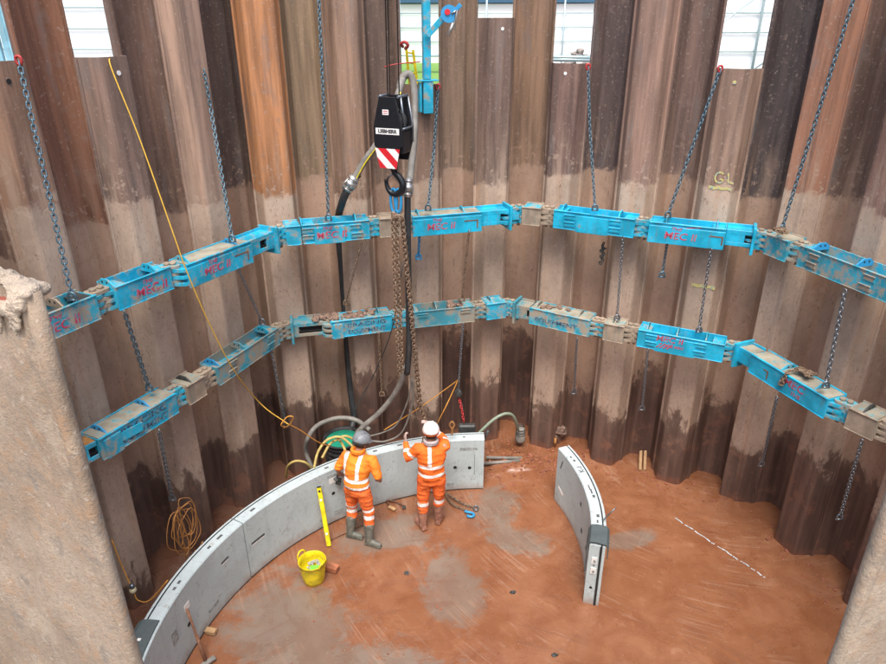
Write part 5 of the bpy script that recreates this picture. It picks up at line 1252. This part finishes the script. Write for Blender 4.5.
# ------------------------------------------------------------------ people
def ell_loft(mb, secs, seg=24):
    """secs: (centre, rx, ry) horizontal ellipses"""
    o = len(mb.v)
    for c, rx, ry in secs:
        for j in range(seg): a = 2*PI*j/seg; mb.v.append(Vector(c)+Vector((math.cos(a)*rx, math.sin(a)*ry, 0)))
    for i in range(len(secs)-1):
        for j in range(seg): mb.face([o+i*seg+j, o+i*seg+(j+1) % seg, o+(i+1)*seg+(j+1) % seg, o+(i+1)*seg+j])
    mb.face([o+j for j in range(seg)][::-1]); mb.face([o+(len(secs)-1)*seg+j for j in range(seg)])
def seg_info(p, a, b):
    ab = b-a; t = max(0, min(1, (p-a).dot(ab)/ab.length_squared)); return t, (p-(a+ab*t)).length
def person(label, loc, heading, J, look, short, boots, helmet, stripes, scale=1.0, wrinkle=.006, seed=1):
    ca, sa = math.cos(-heading), math.sin(-heading)
    def W_(p): p = Vector(p)*scale; return Vector((loc[0]+p.x*ca-p.y*sa, loc[1]+p.x*sa+p.y*ca, loc[2]+p.z))
    root = thing('person', label, 'person', loc)
    V = {k: Vector(v) for k, v in J.items() if k != 'curl'}
    def finish(me, name, mats, fmat=None, parent=root):
        for m in (mats if isinstance(mats, list) else [mats]): me.materials.append(m)
        if fmat:
            for p in me.polygons: p.material_index = fmat(p.center, p.normal)
        for v in me.vertices: v.co = W_(v.co)
        for p in me.polygons: p.use_smooth = True
        me.name = name; o = bpy.data.objects.new(name, me); COL.objects.link(o); adopt(o, parent); return o
    head = V['head']; neck = V['neck']; pel = V['pelvis']
    # body: one continuous skin surface
    mb = MB()
    ell_loft(mb, [((pel.x, pel.y, pel.z-.10), .10, .08), (pel, .145, .105), (pel.lerp(V['chest'], .5), .125, .095), (V['chest'], .155, .11), (V['chest'].lerp(neck, .6), .14, .09), (neck, .06, .06)])
    cap_tube(mb, [neck-Vector((0,0,.04)), neck.lerp(head, .6)], [.06,.057])
    for s_ in 'lr':
        cap_tube(mb, [V['hip'+s_], V['knee'+s_], V['ankle'+s_]], [.085,.06,.042]); cap_tube(mb, [V['ankle'+s_], V['toe'+s_]], [.04,.035])
        cap_tube(mb, [V['sho'+s_], V['elb'+s_], V['wri'+s_]], [.056,.044,.030])
    # head
    f = Vector(look).normalized(); rt = f.cross(Vector((0,0,1))).normalized(); u = rt.cross(f)
    hb_ = MB(); hb_.lathe([(0,-.115),(.045,-.108),(.065,-.07),(.074,-.02),(.078,.03),(.072,.075),(.045,.108),(0,.118)], head, 20, rt, f*1.18, u); mb.add(hb_.v, hb_.f)
    for p_, r_ in ((f*.095+u*-.015, .013), (f*.10+u*-.03, .014), (f*.082+u*-.062, .02), (f*.07+u*-.095, .026)): mb.blob(head+p_, r_, 1, 0)
    for s_ in (-1, 1): mb.blob(head+rt*.080*s_+u*-.01-f*.005, (.014,.02,.032), 1, 0); mb.blob(head+f*.082+rt*.03*s_+u*.012, .012, 1, 0)
    # hands
    for s_ in 'lr':
        w_ = V['wri'+s_]; d = (w_-V['elb'+s_]).normalized(); hd = V.get('hand'+s_, d).normalized(); pn = Vector(J.get('palm'+s_, (0,0,-1))).normalized(); pn = (pn-hd*pn.dot(hd)).normalized(); sd_ = hd.cross(pn)
        hm = MB(); hm.box(w_+hd*.055, (.085,.075,.030), hd, sd_, pn, .010); mb.add(hm.v, hm.f)
        thumb = 1 if s_ == 'l' else -1
        for i in range(4):
            b0 = w_+hd*.092+sd_*(-.030+.020*i); L_f = (.030,.036,.034,.027)[i]; curl = J.get('curl', .9)
            p1 = b0+hd*L_f*1.0+pn*.012*curl; p2 = p1+hd*L_f*.45+pn*.026*curl; p3 = p2-hd*.006*curl+pn*.022*curl
            cap_tube(mb, [b0, p1, p2, p3], [.0100,.0095,.0088,.0078], 8)
        cap_tube(mb, [w_+hd*.03+sd_*.03*thumb, w_+hd*.055+sd_*.058*thumb+pn*.01, w_+hd*.080+sd_*.062*thumb+pn*.028], [.013,.0115,.0095], 8)
    glove = lambda c, n: 1 if any(((c-V['wri'+s_]).dot((V['wri'+s_]-V['elb'+s_]).normalized()) > -.01 and (c-V['wri'+s_]).length < .23) for s_ in 'lr') else 0
    finish(voxel(mb, .0075, 2), 'body', [m_skin, m_glove], glove)
    # eyes and mouth
    # trousers
    mb = MB()
    ell_loft(mb, [((pel.x, pel.y, pel.z-.14), .13, .11), (pel-Vector((0,0,.04)), .185, .135), (pel+Vector((0,0,.06)), .17, .125), (pel+Vector((0,0,.14)), .155, .12)])
    for s_ in 'lr':
        h_, k_, a_ = V['hip'+s_], V['knee'+s_], V['ankle'+s_]; e_ = k_.lerp(a_, .50)
        cap_tube(mb, [h_, h_.lerp(k_, .5), k_, k_.lerp(e_, .6), e_], [.112,.098,.080,.078,.068])
    me = voxel(mb, .010, 5)
    rnd = Vector((seed*3, seed, 0))
    def wr(me, amp):
        for v in me.vertices:
            v.co += v.normal*(amp*mnoise.noise(v.co*Vector((1,1,1)).x*9+rnd)+amp*.8*mnoise.noise(Vector((v.co.x*6, v.co.y*6, v.co.z*26))+rnd)+amp*.35*mnoise.noise(v.co*34))
    wr(me, .015)
    def tf(c, n):
        for s_ in 'lr':
            t_, d_ = seg_info(c, V['hip'+s_], V['knee'+s_]); t2, d2 = seg_info(c, V['knee'+s_], V['ankle'+s_])
            if d2 < .14 and abs(t2-.10) < .07 and c.z < V['knee'+s_].z+.02: return 1
            if stripes.get('thigh') and d_ < .14 and abs(t_-.80) < .055: return 1
        return 0
    finish(me, 'trousers', [m_hitr, m_refl], tf)
    # jacket or shirt
    mb = MB(); ch = V['chest']
    ell_loft(mb, [(pel+Vector((0,0,-.02 if not short else .03)), .195, .155), (pel+Vector((0,0,.08)), .185, .15), (pel.lerp(ch, .5), .185, .15), (ch, .212, .158), (ch.lerp(neck, .45), .195, .135), (ch.lerp(neck, .78), .13, .10), (neck+Vector((0,0,.012)), .082, .078)])
    for s_ in 'lr':
        a_, b_, c_ = V['sho'+s_], V['elb'+s_], V['wri'+s_]
        if short: cap_tube(mb, [a_+(ch-a_)*.15, a_, a_.lerp(b_, .55), a_.lerp(b_, .85)], [.085,.084,.075,.070])
        else: cap_tube(mb, [a_+(ch-a_)*.15, a_, a_.lerp(b_, .5), b_, b_.lerp(c_, .5), b_.lerp(c_, .90)], [.085,.084,.074,.066,.058,.048])
    me = voxel(mb, .010, 5); wr(me, .014)
    def jf(c, n):
        for s_ in 'lr':
            a_, b_, c_ = V['sho'+s_], V['elb'+s_], V['wri'+s_]
            t1, d1 = seg_info(c, a_, b_); t2, d2 = seg_info(c, b_, c_); inner = abs(c.x-ch.x) < .175 and c.z < a_.z+.02
            if not short and not (inner and d2 > .07):
                if d1 < .11 and d1 < d2+.02 and abs(t1-.60) < .10 and abs(c.x-ch.x) > .19: return 1
                if d2 < .09 and abs(t2-.45) < .10 and d2 <= d1: return 1
            if (d2 < .075 and t2 > .12) : return 0
        if abs(c.x-ch.x) < .23:
            rel = (c.z-pel.z)/(ch.z-pel.z)
            if abs(rel-stripes['b1']) < .075: return 1
            if abs(rel-stripes['b2']) < .075: return 1
            if c.z > pel.z+(ch.z-pel.z)*stripes['b2'] and c.z < neck.z+.0:
                xx = c.x-ch.x
                for sx_ in stripes['brace']:
                    if abs(xx-sx_) < .028: return 1
        return 0
    finish(me, 'jacket' if not short else 'vest', [m_shirt if short else m_hi, m_refl], jf)
    # boots
    for s_ in 'lr':
        a_, t_, k_ = V['ankle'+s_], V['toe'+s_], V['knee'+s_]; mb = MB(); topb = a_.lerp(k_, .58 if boots == 'tall' else .68)
        d = (t_-a_); d.z = 0; d.normalize(); sole = a_.z-.075
        cap_tube(mb, [topb, a_.lerp(topb, .4), a_+Vector((0,0,-.01))], [.080,.068,.058])
        cap_tube(mb, [Vector((a_.x, a_.y, sole+.042))-d*.03, Vector((a_.x, a_.y, sole+.052))+d*.07, Vector((a_.x, a_.y, sole+.040))+d*.16], [.042,.048,.040])
        q = Vector((-d.y, d.x, 0)); hm = MB(); hm.box(Vector((a_.x, a_.y, sole+.014))+d*.065, (.27,.088,.028), d, q, Vector((0,0,1)), .010); mb.add(hm.v, hm.f)
        finish(voxel(mb, .008, 3), 'boot', m_bootb if boots == 'brown' else m_boot)
    # helmet
    mb = MB(); hc_ = head+u*.035-f*.004
    mb.lathe([(.128,-.012),(.130,.0),(.124,.035),(.105,.075),(.070,.105),(.030,.120),(0,.123)], hc_, 26, rt*.93, f*1.08, u)
    me0 = mb; mb.smooth = True
    n0 = len(mb.v); N_b = 14
    for i in range(N_b+1):
        a = R(-70+140*i/N_b); e0 = rt*math.sin(a)*.118+f*math.cos(a)*.138; L_b = .045*max(0, math.cos(a*1.2))
        mb.v += [hc_+e0+u*-.004, hc_+e0+f*L_b+u*-.016]
    for i in range(N_b): mb.face([n0+2*i, n0+2*i+1, n0+2*i+3, n0+2*i+2])
    for s_ in (-.035, .0, .035):
        mb.tube([hc_+rt*s_+f*(.125*math.cos(t_)) + u*(.118*math.sin(t_)+.004) for t_ in [R(15+15*i) for i in range(11)]], .008, 6)
    me = bpy.data.meshes.new('helmet'); me.from_pydata(mb.v, [], mb.f)
    ho = finish(me, 'helmet', helmet[0]); ho.modifiers.new('t', 'SOLIDIFY').thickness = .004
    mb = MB(); mb.lathe([(.112,-.045),(.120,-.040),(.124,.004),(.131,.010)], hc_, 24, rt*.93, f*1.08, u)
    me = bpy.data.meshes.new('band'); me.from_pydata(mb.v, [], mb.f); finish(me, 'helmet_band', helmet[1], parent=root)
    # collar / hood roll and hair
    mb = MB(); 
    for i in range(2): mb.tube([neck+Vector((math.cos(a)*.088, math.sin(a)*.085-.012, .018+.022*i-math.sin(a)*.012)) for a in [2*PI*j/16 for j in range(16)]], .024, 8, closed=True)
    me = bpy.data.meshes.new('collar'); me.from_pydata(mb.v, [], mb.f); finish(me, 'collar', helmet[2])
    mb = MB(); mb.lathe([(.03,-.09),(.075,-.06),(.085,-.02),(.088,.03),(.07,.06)], head-f*.012, 18, rt, f*1.02, u)
    mb2 = MB(); 
    keep = [fc for fc in mb.f if sum(((mb.v[i]-head).dot(f)) for i in fc)/len(fc) < .02]
    me = bpy.data.meshes.new('hair'); me.from_pydata(mb.v, [], keep); finish(me, 'hair', m_hair)
    # eyes and mouth on the face
    for s_ in (-1, 1):
        mb = MB(); mb.blob(head+f*.090+rt*.030*s_+u*.008, (.010,.006,.006), 1, 0); me = bpy.data.meshes.new('eye'); me.from_pydata(mb.v, [], mb.f); finish(me, 'eye', m_hole)
    mb = MB(); mb.blob(head+f*.096+u*-.062, (.022,.006,.005), 1, 0); me = bpy.data.meshes.new('mouth'); me.from_pydata(mb.v, [], mb.f); finish(me, 'mouth', m_redpaint)
    return root, W_
m_hair = plain('dark_hair', (.05,.035,.028), .8)
m_hood = plain('grey_hood', (.42,.36,.36), .8)
base2 = at(432, 526.5, .0); base2.z = floor_h(base2.x, base2.y)
J2 = dict(pelvis=(0,0,.95), chest=(0,.01,1.27), neck=(0,.015,1.475), head=(0.005,.045,1.625),
    hipl=(-.095,0,.90), kneel=(-.125,.015,.49), anklel=(-.135,-.03,.085), toel=(-.20,.10,.03),
    hipr=(.095,0,.90), kneer=(.11,.05,.50), ankler=(.105,.07,.085), toer=(.18,.22,.03),
    shol=(-.185,.01,1.40), elbl=(-.33,.02,1.235), wril=(-.345,.20,1.375), handl=(-.05,.35,.9), palml=(1,.3,0),
    shor=(.185,.02,1.40), elbr=(.20,.29,1.33), wrir=(.03,.40,1.50), handr=(-.75,.1,.65), palmr=(-.3,.2,-.9), curl=.7)
person('worker in orange jacket and white helmet reaching up to guide the lifting chain', base2, R(-6), J2, (-.05,1,-.12), False, 'brown', (m_helmw, m_hi, m_hood),
       dict(b1=.18, b2=.62, brace=(-.03,), thigh=False), .955, seed=2)
base1 = at(360.5, 536.5, .0); base1.z = floor_h(base1.x, base1.y)
J1 = dict(pelvis=(0,0,.93), chest=(-.02,.08,1.23), neck=(-.02,.14,1.43), head=(0,.20,1.56),
    hipl=(-.095,0,.88), kneel=(-.14,.06,.48), anklel=(-.13,-.06,.085), toel=(.03,-.04,.03),
    hipr=(.095,0,.88), kneer=(.17,.00,.49), ankler=(.20,-.10,.085), toer=(.36,-.10,.03),
    shol=(-.20,.13,1.345), elbl=(-.33,.04,1.12), wril=(-.37,.14,.95), handl=(.0,.6,-.5), palml=(.6,0,-.6),
    shor=(.17,.15,1.345), elbr=(.33,.05,1.13), wrir=(.27,.20,.96), handr=(-.6,.5,-.2), palmr=(0,.3,-1), curl=.8)
person('worker in orange short sleeved vest and grey helmet standing beside the yellow spirit level', base1, R(22), J1, (.5,1,-.35), True, 'tall', (m_helm, m_slate, m_shirt),
       dict(b1=.16, b2=.50, brace=(.07,-.155), thigh=True), .93, seed=5)

# muddy gloves carried by the left worker, and tool in his right hand
V1 = Vector(J1['wril'])*.93; ca_, sa_ = math.cos(-R(22)), math.sin(-R(22))
g0 = Vector((base1.x+V1.x*ca_-V1.y*sa_, base1.y+V1.x*sa_+V1.y*ca_, base1.z+V1.z))
mb = MB(); d_ = Vector((-.03, .02, -.10)); mb.blob(g0+d_*1.1, (.05,.04,.035), 2, .4, 3, 1); mb.blob(g0+d_*1.7+Vector((.03,0,0)), (.035,.03,.05), 2, .4, 3, 2); mb.tube([g0+Vector((-.03,0,-.02)), g0+d_*1.3, g0+d_*2.0], .014, 6)
tag(mb.build('hand_tool', m_dark), 'dark hand tool hanging from the left hand of the worker in the vest', 'tool')

# ------------------------------------------------------------------ camera, light, world
cam = bpy.data.cameras.new('camera'); co = bpy.data.objects.new('camera', cam); COL.objects.link(co)
cam.sensor_fit = 'HORIZONTAL'; cam.sensor_width = 36; cam.lens = F_PX/886*36; cam.clip_start = .02; cam.clip_end = 2000
M3 = Matrix((RT, UP, -FW)).transposed(); co.matrix_world = Matrix.Translation((0,0,CZ)) @ M3.to_4x4()
S.camera = co
w = bpy.data.worlds.new('World'); S.world = w; w.use_nodes = True
bg = w.node_tree.nodes['Background']; sky = w.node_tree.nodes.new('ShaderNodeTexSky'); sky.sky_type = 'NISHITA'
sky.sun_disc = False; sky.sun_elevation = R(64); sky.sun_rotation = R(184); sky.air_density = 1.0; sky.dust_density = 4.5; sky.ozone_density = .6
w.node_tree.links.new(sky.outputs[0], bg.inputs[0]); bg.inputs[1].default_value = .15
sl = bpy.data.lights.new('sun', 'SUN'); sl.energy = 1.5; sl.angle = R(28); sl.color = (1, .975, .94)
so = bpy.data.objects.new('sun', sl); COL.objects.link(so)
el, az = R(64), R(184)
dvec = Vector((math.sin(az)*math.cos(el), math.cos(az)*math.cos(el), math.sin(el)))
so.rotation_euler = dvec.to_track_quat('Z', 'Y').to_euler()
S.view_settings.view_transform = 'Standard'; S.view_settings.look = 'None'; S.view_settings.gamma = 1; S.view_settings.use_curve_mapping = False
S.view_settings.exposure = 1.0
S.render.engine = 'CYCLES'
S.cycles.max_bounces = 8; S.cycles.diffuse_bounces = 5
